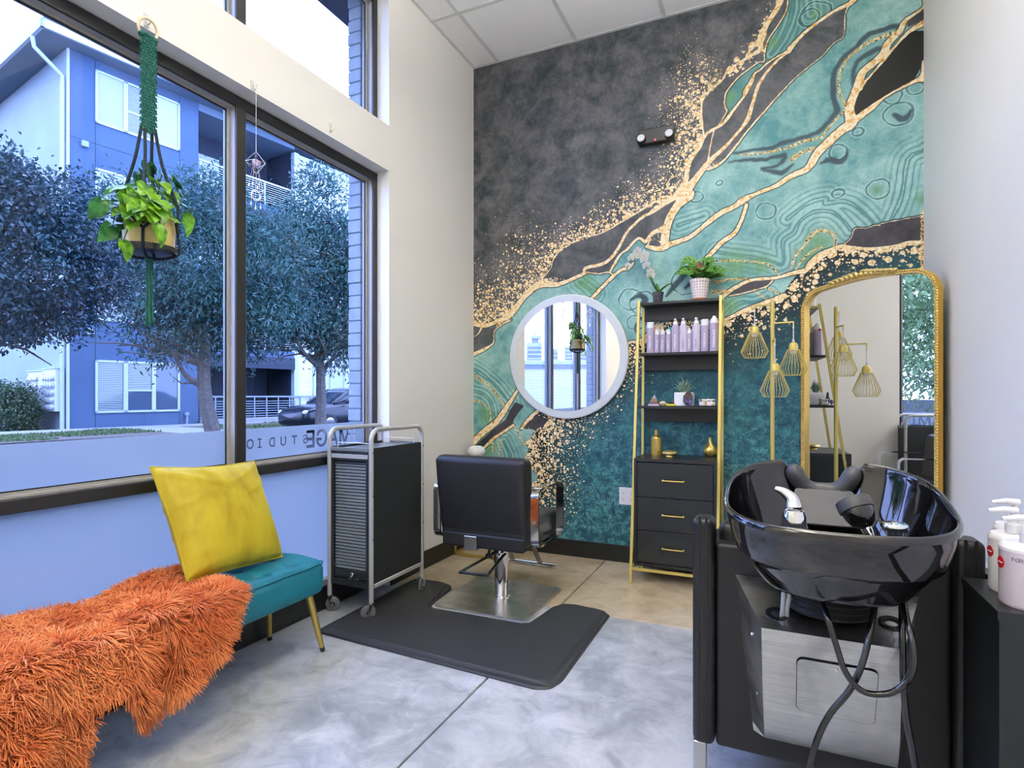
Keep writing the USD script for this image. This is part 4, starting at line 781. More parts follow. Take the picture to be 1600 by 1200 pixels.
part(car, 'body', loft([(0, .55, .35, .66, .5), (.12, .78, .25, .78, .45), (.5, .88, .2, .88, .4), (1.2, .91, .2, .97, .38), (1.8, .91, .2, 1.0, .36), (3.0, .91, .2, 1.0, .36), (3.9, .9, .22, 1.02, .38), (4.35, .8, .3, .95, .45), (4.5, .6, .4, .8, .5)]), 'car_paint', world=False)
part(car, 'cabin', loft([(1.15, .70, .90, .98, .4), (1.75, .66, .9, 1.36, .38), (2.2, .62, .9, 1.47, .38), (3.0, .62, .9, 1.46, .38), (3.6, .62, .9, 1.30, .4), (4.1, .62, .9, 1.05, .4)]), 'car_glass', world=False)
part(car, 'roof', loft([(1.98, .60, 1.405, 1.43, .5), (2.2, .63, 1.42, 1.49, .5), (3.0, .63, 1.42, 1.48, .5), (3.55, .60, 1.31, 1.35, .5)]), 'car_paint', world=False)
for a, b in (((1.2, -.72, .98), (2.05, -.65, 1.44)), ((2.75, -.72, .98), (2.75, -.64, 1.45)), ((1.2, .72, .98), (2.05, .65, 1.44))): part(car, 'pillar', tube([a, b], .032, 6), 'car_paint', world=False)
part(car, 'wing_mirror', ball((1.55, -.98, 1.03), .11, 2, (.7, 1, .7)), 'car_paint', world=False)
for x in (.85, 3.55):
    for y in (-.84, .84):
        wlp = part(car, 'wheel', cyl((x, y, .32), .32, .2, 24, 'y', .03), 'black_rubber', world=False); part(wlp, 'hub', cyl((x, y + math.copysign(.07, y), .32), .2, .08, 16, 'y'), 'chrome', world=False)
for y in (-.62, .62): part(car, 'headlight', ball((.16, y, .68), .13, 2, (.8, 1, .7)), 'lamp_lens', world=False)
part(car, 'door_handle', box(2.45, 2.62, -.93, -.90, .84, .87, .005), 'chrome', world=False)

# what the round mirror sees: a low white-painted brick wall and the skyline
LU = np.array([0.910, -0.414, 0]); LN = np.array([0.414, 0.910, 0]); L0 = np.array([-3.0, -9.3, 0])
lw = thing('low_building', 'low white-painted brick building with a coping, seen in the round mirror', 'building', L0)
part(lw, 'wall', axes(box(-5, 1.9, -0.3, 0, GZ, 1.78), LU, LN, UP, L0), 'brick_far', smooth=False)
part(lw, 'wall', axes(box(1.9, 2.2, -9, 0.0, GZ, 1.78), LU, LN, UP, L0), 'brick_far', smooth=False)
part(lw, 'coping', axes(box(-5, 2.25, -0.35, 0.06, 1.86, 1.98, 0.02), LU, LN, UP, L0), 'trim_white', smooth=False)
part(lw, 'fascia', axes(box(-5, 2.22, -0.32, 0.03, 1.78, 1.86), LU, LN, UP, L0), 'steel_rail', smooth=False)
part(lw, 'roof', axes(box(-5, 2.2, -9, -0.3, 1.6, 1.7), LU, LN, UP, L0), 'shingle', smooth=False)
for a, z, s in ((-0.95, 1.1, .11), (-0.95, 0.1, .13)): part(lw, 'wall_light', axes(box(a - s, a + s, 0, .12, z - s, z + s, .02), LU, LN, UP, L0), 'recess_dark', smooth=False)
gb = thing('gable_house', 'grey gabled roof rising above the low brick wall, seen in the round mirror', 'house', L0 + LN * -14 + LU * -6)
part(gb, 'roof', axes(prism(Polygon([(-4.5, 0), (4.5, 0), (0, 3.0)]), -4, 4), LU, UP, -LN, L0 - LN * 16 - LU * 5.2 + UP * 1.6), 'shingle', smooth=False)
part(gb, 'wall', axes(box(-4, 4, -3.8, 3.8, GZ, 1.7), LU, LN, UP, L0 - LN * 16 - LU * 5.2), 'stucco_white', smooth=False)
def mirp(px, py, d): p = on_d(px, py, d).copy(); p[1] = -0.06 - p[1]; return p
for k, (a, b, tp, d, lab) in enumerate(((823, 846, 536, 150, 'stepped tower under construction on the skyline, seen in the round mirror'), (864, 871, 545, 170, 'slim blue tower right of the thick mullion, seen in the round mirror'), (882, 894, 540, 180, 'wide blue tower left of the hanging plant, seen in the round mirror'), (904, 917, 546, 160, 'low pale block on the skyline right of the hanging plant, seen in the round mirror'))):
    p, q2 = mirp(a, HOR, d), mirp(b, HOR, d); wd = np.linalg.norm(q2 - p); hgt = mirp(a, tp, d)[2]; U_ = (q2 - p) / wd; N_ = np.array([-U_[1], U_[0], 0]); o = p.copy(); o[2] = GZ
    tw = thing('tower', lab, 'tower', o + U_ * wd / 2)
    part(tw, 'shaft', axes(box(0, wd, -wd / 2, wd / 2, 0, hgt), U_, N_, UP, o), 'tower_wall', smooth=False)
    nf = int(hgt / 1.1)
    for f in range(3, nf): part(tw, 'window_band', axes(box(wd * .06, wd * .94, -wd / 2 - .1, wd / 2 + .1, f * 1.1, f * 1.1 + .6), U_, N_, UP, o), 'tower_glass', smooth=False)
    if k == 0:
        part(tw, 'upper_shaft', axes(box(wd * .35, wd * .8, -wd / 4, wd / 4, hgt, hgt + 1.3), U_, N_, UP, o), 'tower_glass', smooth=False)
        part(tw, 'crown', axes(box(wd * .28, wd * .87, -wd / 3, wd / 3, hgt + 1.2, hgt + 1.9), U_, N_, UP, o), 'tower_wall', smooth=False)
        part(tw, 'mast', axes(box(wd * .52, wd * .56, -.1, .1, hgt + 1.9, hgt + 3.6), U_, N_, UP, o), 'tower_glass', smooth=False)
p = mirp(846, 590, 190); cr = thing('crane', 'thin tower crane on the skyline, seen in the round mirror', 'crane', (p[0], p[1], GZ))
part(cr, 'mast', rod((p[0], p[1], GZ), tuple(mirp(844, 520, 190)), .12, 6), 'steel_rail'); part(cr, 'jib', rod(tuple(mirp(845, 545, 190)), tuple(mirp(840, 494, 190)), .1, 6), 'steel_rail')

# ============================================================ BENCH, THROW, CUSHION
BX0, BX1, BY1, BY0, BZ0, BZ1 = -0.035, 0.262, -1.868, -3.12, 0.255, 0.405
be = thing('bench', 'teal velvet tufted bench on tapered gold legs under the window', 'bench', (0.11, -2.49, 0))
def tufted():
    m = rbox(BX0, BX1, BY0, BY1, BZ0, BZ1, 0.035, 0.012); v = np.array(m.vertices)
    top = np.clip((v[:, 2] - BZ1 + 0.05) / 0.05, 0, 1); cx = (BX0 + BX1) / 2
    ex = np.clip(1 - ((v[:, 0] - cx) / 0.15) ** 2, 0, 1); v[:, 2] += top * 0.014 * ex
    for k in range(7):
        for bx_ in (cx - 0.062, cx + 0.062):
            d = np.hypot(v[:, 0] - bx_, v[:, 1] - (BY1 - 0.12 - 0.17 * k)); v[:, 2] -= top * (0.022 * np.exp(-(d / 0.020) ** 2) + 0.016 * np.exp(-(d / 0.060) ** 2))
    side = (v[:, 2] < BZ1 - 0.03); bulge = np.sin(np.clip((v[:, 2] - BZ0) / (BZ1 - BZ0), 0, 1) * math.pi) * 0.006
    v[:, 0] += np.where(side & (v[:, 0] > cx), bulge, 0); return trimesh.Trimesh(v, m.faces, process=False)
seat_ = part(be, 'seat', tufted(), 'teal_velvet', smooth=True)
cx = (BX0 + BX1) / 2
for k in range(7):
    for bx_ in (cx - 0.062, cx + 0.062): part(seat_, 'button', ball((bx_, BY1 - 0.12 - 0.17 * k, BZ1 - 0.016), 0.011, 2, (1, 1, .55)), 'teal_velvet')
part(seat_, 'piping', tube([(BX0 + .02, BY1 - .004, BZ1 - .012), (BX1 - .012, BY1 - .004, BZ1 - .012), (BX1 - .001, BY1 - .02, BZ1 - .014), (BX1 - .001, BY0 + .02, BZ1 - .014)], 0.0035, 6), 'teal_velvet')
for a, b in (((0.222, -1.93, BZ0 + .01), (0.258, -1.880, 0.0)), ((-0.015, -1.935, BZ0 + .01), (-0.048, -1.893, 0.0)), ((0.222, -3.06, BZ0 + .01), (0.258, -3.11, 0.0)), ((-0.015, -3.06, BZ0 + .01), (-0.048, -3.10, 0.0))):
    a, b = np.array(a), np.array(b); lg = part(be, 'leg', tube([a, a + (b - a) * .93], [0.0165, 0.0105], 16), 'gold_metal'); part(lg, 'foot_tip', tube([a + (b - a) * .925, b + (a - b) * .002], [0.0112, 0.0100], 16), 'black_plastic')

# shaggy throw: a draped sheet with strands
hem_y = [-2.352, -2.39, -2.45, -2.55, -2.65, -2.715, -2.755, -2.785, -2.845, -2.875, -2.93, -3.10]
hem_z = [0.42, 0.365, 0.29, 0.225, 0.165, 0.130, 0.21, 0.30, 0.28, 0.08, 0.045, 0.035]
def throw_point(s, t):
    """s along the bench (y), t from the wall edge (0) over the top and down the front (1)."""
    y = -2.352 - 0.80 * s; hz = np.interp(-y, -np.array(hem_y), hem_z)
    wob1 = 0.016 * np.sin(y * 23 + 3 * t) + 0.012 * np.sin(y * 41 + 1.3)
    top_w = BX1 + 0.022 - BX0 + 0.03
    drop = np.maximum(BZ1 + 0.022 - hz, 0.001); Ltot = top_w + drop; d = t * Ltot
    x = np.where(d < top_w, BX0 - 0.03 + d, BX1 + 0.022 + 0.025 * np.sin(np.clip((d - top_w) / 0.25, 0, 1) * 2.2) + wob1 * np.clip((d - top_w) / 0.12, 0, 1.6))
    z = np.where(d < top_w, BZ1 + 0.024 + 0.012 * np.sin(y * 17 + x * 9) + 0.010 * np.sin(x * 31 + y * 7), BZ1 + 0.022 - (d - top_w))
    e = np.clip(1 - np.abs(d - top_w) / 0.05, 0, 1); x = x - 0.012 * e * (d > top_w); z = z - 0.012 * e * (d < top_w)
    y = y + 0.05 * np.clip((d - top_w) / 0.3, 0, 1) * 0
    # right edge runs slantwise from the cushion to the front
    y = y - 0.03 * (1 - t) * (1 - s) * 0
    return np.stack([x, y, z], -1)
th_ = thing('throw_blanket', 'burnt orange shaggy faux-fur throw heaped over the left half of the bench', 'throw blanket', (0.15, -2.7, 0.0))
ns, nt = 70, 60; S_, T_ = np.meshgrid(np.linspace(0, 1, ns), np.linspace(0, 1, nt), indexing='ij'); TP = throw_point(S_, T_)
id_ = np.arange(ns * nt).reshape(ns, nt); tq = np.stack([id_[:-1, :-1], id_[1:, :-1], id_[1:, 1:], id_[:-1, 1:]], -1).reshape(-1, 4)
part(th_, 'backing', (TP.reshape(-1, 3), tq), 'fur_backing', smooth=True)
def fur():
    r = np.random.default_rng(3); n = 52000
    s, t = r.random(n), r.random(n) ** 0.85; e = 1e-3
    s = np.where(r.random(n) < .06, r.random(n) * .02, s); t = np.where(r.random(n) < .07, 1 - r.random(n) * .02, t)
    p = throw_point(s, t); du = throw_point(np.minimum(s + e, 1.0), t) - throw_point(np.maximum(s - e, 0), t); dv = throw_point(s, np.minimum(t + e, 1)) - throw_point(s, np.maximum(t - e, 0))
    nn = np.cross(dv, du); nn /= np.maximum(np.linalg.norm(nn, axis=1, keepdims=True), 1e-9); nn = np.where((nn[:, 2:] + nn[:, :1]) < 0, -nn, nn)
    # strands lean together in tufts
    cell = np.floor(np.c_[s * 22, t * 17] + (meshkit.noise(np.c_[s * 40, t * 40, np.zeros(n)], 3) - .5)[:, None] * 0.9); h = (cell[:, 0] * 131 + cell[:, 1] * 733).astype(int)
    hr = np.random.default_rng(17).normal(size=(9973, 3)); hd = hr[h % 9973]; hd /= np.linalg.norm(hd, axis=1, keepdims=True)
    cs = (cell + 0.5) / [22, 17]; cp = throw_point(np.clip(cs[:, 0], 0, 1), np.clip(cs[:, 1], 0, 1)); toward = cp - p; toward *= np.minimum(1, .03 / np.maximum(np.linalg.norm(toward, axis=1, keepdims=True), 1e-6))
    L = 0.050 * r.uniform(.65, 1.25, (n, 1)) * (0.8 + 0.4 * (hr[h % 9973][:, :1] > 0))
    out = (p - cp) / 0.022; out /= np.maximum(1, np.linalg.norm(out, axis=1, keepdims=True)); d = nn * 0.80 + out * 0.75 + hd * 0.30 + r.normal(size=(n, 3)) * 0.16 + np.array([0.05, 0, -0.30]); d /= np.linalg.norm(d, axis=1, keepdims=True)
    k = np.array([0, .3, .6, .85, 1.0]); P = p[:, None] + d[:, None] * L[:, None] * k[None, :, None] + toward[:, None] * 0.5 * np.array([1, .8, .5, .2, 0.])[None, :, None]
    P[:, :, 2] -= (L * 0.35) * (k ** 2)[None]; P[:, :, 2] = np.maximum(P[:, :, 2], 0.003)
    return P
FP = fur() - LOC[th_][0]
cv = UsdGeom.BasisCurves.Define(stage, numbered(th_, 'fur')); cv.CreateTypeAttr('linear')
cv.CreatePointsAttr(Vt.Vec3fArray.FromNumpy(FP.reshape(-1, 3).astype(np.float32))); cv.CreateCurveVertexCountsAttr(Vt.IntArray.FromNumpy(np.full(len(FP), 5, np.int32)))
cv.CreateWidthsAttr(Vt.FloatArray.FromNumpy(np.tile(np.array([.0034, .0034, .003, .002, .0006], np.float32), len(FP)))); cv.SetWidthsInterpolation('vertex')
UsdShade.MaterialBindingAPI.Apply(cv.GetPrim()).Bind(MATS['orange_fur']); keys(cv.GetPrim(), kind='stuff')

# cushion standing on the bench and leaning against the rail
cs = {'bl': (0.135, -2.435, 0.458), 'br': (0.085, -1.945, 0.414), 'tl': (-0.012, -2.475, 0.868), 'tr': (-0.035, -1.992, 0.838)}
cs = {k: np.array(v) for k, v in cs.items()}
pw = thing('cushion', 'square mustard velvet cushion leaning against the window rail', 'cushion', (0.11, -2.2, 0.43))
n_ = 44; u_ = np.linspace(0, 1, n_); Ug, Vg = np.meshgrid(u_, u_, indexing='ij')
def cushion_face(sg):
    pin = 0.026 * np.sin(Vg * math.pi) * (1 - 2 * Ug) ** 1 ; pinv = np.sin(Ug * math.pi) * np.where(Vg < .5, 0.006 * (1 - 2 * Vg), 0.034 * (1 - 2 * Vg))
    uu, vv = Ug + pin * (1 - 0), Vg + pinv
    b = ((1 - uu) * (1 - vv))[..., None] * cs['bl'] + (uu * (1 - vv))[..., None] * cs['br'] + ((1 - uu) * vv)[..., None] * cs['tl'] + (uu * vv)[..., None] * cs['tr']
    nrm = np.cross(cs['br'] - cs['bl'], cs['tl'] - cs['bl']); nrm /= np.linalg.norm(nrm)
    f = (np.clip(4 * Ug * (1 - Ug), 0, 1) ** 0.42) * (np.clip(4 * Vg * (1 - Vg), 0, 1) ** 0.42); th = 0.080 * f * (1.12 - 0.28 * Vg)
    q = np.stack([Ug * 3.0, Vg * 7.0, np.full_like(Ug, 0.3 + sg)], -1); wr = (meshkit.fbm(q + np.stack([Vg * 2, Ug * .5, 0 * Ug], -1), 3, 6) - 0.5) * 0.010 * f
    for (au, av, bu, bv, am) in ((.05, .93, .50, .80, .008), (.0, .62, .36, .72, .005), (.02, .38, .22, .44, .003), (.95, .95, .55, .80, .007), (.05, .2, .28, .22, .003), (.35, .98, .52, .84, .006), (.98, .8, .7, .66, .005), (.1, .06, .45, .14, .004)):
        d = np.array([bu - au, bv - av]); L = d @ d; t = np.clip(((Ug - au) * d[0] + (Vg - av) * d[1]) / L, 0, 1); r = np.hypot(Ug - au - t * d[0], Vg - av - t * d[1]); wr += am * np.exp(-(r / 0.034) ** 2) * (1 - t * .6)
    return b + nrm * ((th + wr * (th > 0.001)) * sg)[..., None]
A_, B_ = cushion_face(1), cushion_face(-1); iq = np.arange(n_ * n_).reshape(n_, n_); fq = np.stack([iq[:-1, :-1], iq[1:, :-1], iq[1:, 1:], iq[:-1, 1:]], -1).reshape(-1, 4)
part(pw, 'cover', join((A_.reshape(-1, 3), fq), (B_.reshape(-1, 3), fq[:, ::-1])), 'mustard_velvet', smooth=True)
edge = np.vstack([A_[0, :], A_[1:, -1], A_[-1, -2::-1], A_[-2:0:-1, 0]]); part(pw, 'seam', tube(edge, 0.0035, 6, closed=True), 'mustard_velvet', smooth=True)

# ============================================================ TROLLEY
TX0, TX1, TY0, TY1 = -0.048, 0.222, -1.500, -1.045
tr = thing('trolley', 'black salon trolley with a roller-shutter front and grey tube frame', 'trolley', ((TX0 + TX1) / 2, -1.27, 0))
for x in (TX0, TX1):
    P = [(x, TY0, 0.085), (x, TY0, 0.90)] + [(x, TY0 + 0.055 * (1 - math.cos(a)), 0.90 + 0.055 * math.sin(a)) for a in np.linspace(0.2, math.pi / 2, 6)] + [(x, TY1 - 0.055 * (1 - math.sin(a)), 0.90 + 0.055 * math.cos(a)) for a in np.linspace(0, math.pi / 2 - .0, 6)] + [(x, TY1, 0.085)]
    part(tr, 'side_frame', tube(P, 0.0125, 14), 'trolley_silver')
    part(tr, 'side_rail', box(x - .011, x + .011, TY0 + .012, TY1 - .012, .150, .172, .003), 'trolley_silver', smooth=False)
    part(tr, 'side_panel', box(x - .004 + (.006 if x > 0 else -.002), x + .004 + (.002 if x > 0 else .0), TY0 + .014, TY1 - .014, .172, .862, .001), 'black_panel', smooth=False)
    for z in (.40, .62, .84): 
        for y in (TY0, TY1): part(tr, 'screw', cyl((x + (.0128 if x > 0 else -.0128), y, z), .0035, .002, 10, 'x'), 'black_plastic')
part(tr, 'top_tray', [box(TX0 + .012, TX1 - .012, TY0 - .008, TY1 + .005, .842, .852, .002), box(TX0 + .012, TX1 - .012, TY0 - .010, TY0 - .004, .845, .862, .001), box(TX0 + .012, TX1 - .012, TY1, TY1 + .006, .845, .862, .001)], 'shutter', smooth=False)
part(tr, 'tray_rail', [tube(catmull([(TX0 + .03, y, .852), (TX0 + .03, y, .878), (TX0 + .045, y, .883), (TX1 - .05, y, .883), (TX1 - .035, y, .878), (TX1 - .035, y, .852)], 4), .002, 6) for y in (TY0 + .03,)], 'white_plastic')
part(tr, 'tray_rail', tube(catmull([(TX0 + .03, TY1 - .03, .852), (TX0 + .03, TY1 - .03, .878), (TX0 + .045, TY1 - .03, .883), (TX1 - .05, TY1 - .03, .883), (TX1 - .035, TY1 - .03, .878), (TX1 - .035, TY1 - .03, .852)], 4), .002, 6), 'white_plastic')
part(tr, 'body', solid(box(TX0 + .013, TX1 - .013, TY0 - .004, TY1 + .002, .148, .842)) - solid(box(TX0 + .030, TX1 - .030, TY0 - .02, TY0 + .05, .180, .795)), 'black_panel', smooth=False)
part(tr, 'header_strip', box(TX0 + .018, TX1 - .018, TY0 - .008, TY0 - .003, .806, .828, .001), 'trolley_silver', smooth=False)
sh = part(tr, 'shutter', [box(TX0 + .030, TX1 - .030, TY0 + .014, TY0 + .02, .18, .795), xf(cyl((0, 0, 0), .02, TX1 - TX0 - .062, 18, 'x'), ((TX0 + TX1) / 2, TY0 + .024, .776))], 'black_panel')
for k in range(33): part(sh, 'slat', box(TX0 + .031, TX1 - .031, TY0 + .004, TY0 + .015, .232 + .0166 * k, .232 + .0166 * k + .0138, .0035), 'shutter', smooth=False)
part(sh, 'bottom_bar', box(TX0 + .031, TX1 - .031, TY0 + .002, TY0 + .015, .185, .230, .003), 'black_panel', smooth=False)
lk = part(tr, 'lock', cyl((.105, TY0 - .004, .212), .010, .016, 18, 'y', .002), 'chrome')
part(lk, 'key', [cyl((.100, TY0 - .016, .196), .011, .0025, 14, 'y'), box(.098, .102, TY0 - .0175, TY0 - .0145, .150, .190), box(.1, .107, TY0 - .0175, TY0 - .0145, .152, .156)], 'chrome')
part(lk, 'latch', box(.112, .138, TY0 - .002, TY0 + .003, .183, .189, .001), 'chrome', smooth=False)
for x, y, a in ((TX0, TY0, .5), (TX1, TY0, -2.2), (TX1, TY1, -1.2), (TX0, TY1, .8)):
    d = np.array([math.cos(a), math.sin(a), 0]); o = np.array([x, y, 0]) ; w0 = o + d * .016 + UP * .0375; s = np.array([-d[1], d[0], 0])
    cst = part(tr, 'caster', [rod(o + UP * .085, o + UP * .10, .009), cyl(o + UP * .0815, .0165, .008, 18), tube([o + UP * .079 + s * .017 + d * .004, w0 + s * .017], 1, sq=(.003, .022)), tube([o + UP * .079 - s * .017 + d * .004, w0 - s * .017], 1, sq=(.003, .022))], 'chrome')
    part(cst, 'wheel', axes(lathe([(.012, -.011), (.030, -.011), (.0372, -.006), (.0372, .006), (.030, .011), (.012, .011)], n=26), d, UP, s, w0), 'caster_rubber')
    part(cst, 'axle', tube([w0 - s * .020, w0 + s * .020], .006, 12), 'chrome')

# ============================================================ ANTI-FATIGUE MAT
mat_pts = [(.075, -1.745), (1.235, -1.80), (1.29, -1.775), (1.312, -1.70), (1.312, -.965), (1.262, -.905), (1.10, -.885), (1.035, -.905), (1.00, -.965), (.985, -1.10), (.965, -1.235), (.90, -1.262), (.47, -1.262), (.405, -1.235), (.385, -1.10), (.375, -.965), (.335, -.90), (.27, -.868), (.10, -.868), (.06, -.90)]
mp = Polygon(mat_pts).buffer(-.04).buffer(.08, quad_segs=6).buffer(-.04); inner = mp.buffer(-.045, quad_segs=4); mid = mp.buffer(-.012, quad_segs=4)
mt_ = thing('floor_mat', 'black anti-fatigue floor mat notched round the styling chair base', 'mat', (.69, -1.35, 0))
def ring_mesh(po, zo, pi, zi):
    v, f = trimesh.creation.triangulate_polygon(po.difference(pi), engine='earcut'); v = np.asarray(v); d = shapely.distance(shapely.points(v), po.exterior)
    return (np.c_[v, np.where(d < 1e-6, zo, zi)], np.asarray(f))
v, f = trimesh.creation.triangulate_polygon(inner, engine='earcut')
part(mt_, 'pad', join(ring_mesh(mp, .001, mid, .007), ring_mesh(mid, .007, inner, .018), (np.c_[v, np.full(len(v), .018)], f)), 'mat_foam', smooth=50)

# ============================================================ STYLING CHAIR
ch = thing('styling_chair', 'black upholstered styling chair with square chrome arms on a square steel base', 'salon chair', (.685, -.96, 0))
part(ch, 'base_plate', prism(rrect(.55, .54, .035), 0.0, .010).apply_translation([.682, -.955, .001]), 'brushed_plate', smooth=30)
part(ch, 'column', lathe([(.0, .011), (.050, .011), (.050, .016), (.040, .018), (.040, .20), (.043, .20), (.043, .335), (0, .335)], (.690, -.955, 0), 32), 'chrome', smooth=40)
part(ch, 'pump_lever', [tube(catmull([(.735, -1.0, .262), (.735, -1.06, .250), (.725, -1.17, .205), (.715, -1.19, .198), (.585, -1.20, .196), (.57, -1.185, .199), (.655, -1.05, .25), (.67, -1.0, .262)], 5), .0075, 10)], 'black_plastic')
part(ch, 'seat_mount', [box(.60, .78, -1.05, -.86, .330, .352, .004), box(.66, .72, -1.0, -.9, .30, .335, .004)], 'black_plastic', smooth=False)
part(ch, 'seat', rbox(.435, .945, -1.19, -.70, .345, .475, .035, .03), 'black_leather', smooth=True)
part(ch, 'seat_base', rbox(.452, .928, -1.195, -.73, .330, .405, .012, .05), 'black_leather', smooth=True)
def chair_back():
    m = rbox(.420, .955, -.05, .05, 0, .425, .038, .03); v = np.array(m.vertices); z = v[:, 2] / .425
    v[:, 0] = .6875 + (v[:, 0] - .6875) * (.955 + .055 * z); v[:, 1] += -.006 * np.sin(z * math.pi) * (v[:, 1] < 0)
    v[:, 1] += -1.135 - .048 * z; v[:, 2] += .388 + .0; return trimesh.Trimesh(v, m.faces, process=False)
bk = part(ch, 'backrest', chair_back(), 'black_leather', smooth=True)
def back_edge(yo): return [(.462, -1.141 + yo, .43), (.456, -1.178 + yo, .755), (.468, -1.180 + yo, .772), (.908, -1.180 + yo, .772), (.920, -1.178 + yo, .755), (.914, -1.141 + yo, .43)]
part(bk, 'piping', tube(catmull(back_edge(-.046), 4), .0028, 6), 'black_leather')
part(ch, 'back_bracket', [box(.595, .668, -1.212, -1.205, .330, .395, .002), box(.595, .668, -1.21, -1.0, .322, .330, .001)], 'brushed_edge', smooth=False)
part(ch, 'recline_knob', [rod((.665, -1.05, .30), (.665, -1.06, .265), .008), cyl((.665, -1.06, .258), .018, .02, 16)], 'black_plastic')
for x, lab in ((.412, None), (.984, None)):
    y0, y1, z0, z1, r = -1.185, -.800, .360, .660, .05; P = []
    for (cy, cz, a0) in ((y1 - r, z1 - r, 90), (y0 + r, z1 - r, 180), (y0 + r, z0 + r, 270), (y1 - r, z0 + r, 360)):
        for a in np.linspace(a0 - 90 + 0, a0, 7): P.append((x, cy + r * math.cos(math.radians(a)), cz + r * math.sin(math.radians(a))))
    P = np.array(P); ring_o = Polygon([(p[1], p[2]) for p in P]); ring_i = ring_o.buffer(-.011)
    part(ch, 'arm', axes(prism(ring_o.difference(ring_i), -.021, .021), (0, 1, 0), (0, 0, 1), (1, 0, 0), (x, 0, 0)), 'chrome', smooth=40)
    part(ch, 'arm_bracket', box(min(x, .685 + math.copysign(.25, x - .685)), max(x, .685 + math.copysign(.25, x - .685)), -1.06, -.95, .375, .381), 'chrome', smooth=False)
part(ch, 'footrest', [tube([(.50, -.545, .085), (.865, -.545, .085)], .017, 18)], 'chrome')
part(ch, 'footrest_arm', [tube([(.735, -.72, .34), (.742, -.66, .26), (.765, -.55, .09)], 1, sq=(.032, .008))], 'brushed_edge')
part(ch, 'footrest_arm', [tube([(.585, -.72, .34), (.585, -.66, .26), (.575, -.55, .09)], 1, sq=(.032, .008))], 'brushed_edge')

# gold side table in the corner behind the chair, with a white bowl
st = thing('side_table', 'small gold-framed side table in the corner behind the styling chair', 'side table', (.17, -.17, 0))
for x in (.022, .322):
    for y in (-.318, -.022): part(st, 'leg', box(x - .008, x + .008, y - .008, y + .008, 0, .66, .001), 'gold_metal', smooth=False)
for z in (.012, .652):
    for a in ((.022, .322, -.318, -.318), (.022, .322, -.022, -.022), (.022, .022, -.318, -.022), (.322, .322, -.318, -.022)): part(st, 'frame_bar', box(a[0] - .008, a[1] + .008, a[2] - .008, a[3] + .008, z - .008, z + .008, .001), 'gold_metal', smooth=False)
part(st, 'table_top', box(.016, .328, -.324, -.016, .66, .67, .002), 'black_wood', smooth=False)
single('bowl', lathe([(0, .671), (.04, .671), (.06, .70), (.066, .72), (.06, .742), (.04, .758), (.025, .762), (.025, .756), (0, .756)], (.105, -.15, 0), 36), 'white_ceramic', 'round white pot just showing above the styling chair back', 'pot')

# ============================================================ LADDER SHELF
SX0, SX1 = 1.297, 1.778
def fpost(z): return -0.408 + (z / 1.735) * 0.243        # the front posts lean back towards the wall
sf = thing('ladder_shelf', 'gold-framed black ladder shelf with three drawers against the mural', 'shelf unit', ((SX0 + SX1) / 2, -.2, 0))
for x in (SX0 - .006, SX1 + .006):
    part(sf, 'post', tube([(x, fpost(0), 0), (x, fpost(1.735), 1.735)], 1, sq=(.016, .016)), 'gold_paint', smooth=False)
    part(sf, 'post', tube([(x, -.072, 0), (x, -.022, 1.735)], 1, sq=(.016, .016)), 'gold_paint', smooth=False)
    for z in (.085, 1.715): part(sf, 'side_bar', box(x - .007, x + .007, fpost(z), -.03, z - .007, z + .007), 'gold_paint', smooth=False)
    for z in (.72, .69, .66): part(sf, 'bolt', cyl((x + math.copysign(.009, x - 1.5), fpost(z), z), .004, .003, 8, 'x'), 'chrome')
part(sf, 'front_bar', box(SX0, SX1, fpost(.085) - .006, fpost(.085) + .008, .078, .093), 'gold_paint', smooth=False)
for z in (1.722, 1.397, 1.064):
    s = part(sf, 'shelf', box(SX0 + .003, SX1 - .003, fpost(z) + .004, -.022, z - .016, z, .001), 'black_wood', smooth=False)
    part(s, 'back_lip', box(SX0 + .003, SX1 - .003, -.034, -.022, z - .105, z - .0161, .001), 'black_wood', smooth=False)
part(sf, 'cabinet', [box(SX0 + .002, SX1 - .002, -.352, -.03, .728, .746, .001), box(SX0 + .002, SX1 - .002, -.352, -.03, .095, .112, .001), box(SX0 + .002, SX0 + .018, -.352, -.03, .112, .728), box(SX1 - .018, SX1 - .002, -.352, -.03, .112, .728), box(SX0 + .018, SX1 - .018, -.05, -.03, .112, .728)], 'black_wood', smooth=False)
for z0, z1 in ((.117, .310), (.314, .512), (.516, .723)):
    d = part(sf, 'drawer', box(SX0 + .021, SX1 - .021, -.350, -.05, z0, z1, .0015), 'black_wood', smooth=False); zc = (z0 + z1) / 2 + .002; xc = (SX0 + SX1) / 2 - .005
    part(d, 'handle', [tube(catmull([(xc - .058, -.368, zc), (xc - .04, -.372, zc), (xc, -.374, zc), (xc + .04, -.372, zc), (xc + .058, -.368, zc)], 5), .0042, 10), ball((xc - .06, -.366, zc), .0068, 2), ball((xc + .06, -.366, zc), .0068, 2), rod((xc - .06, -.349, zc), (xc - .06, -.366, zc), .005), rod((xc + .06, -.349, zc), (xc + .06, -.366, zc), .005)], 'gold_metal')

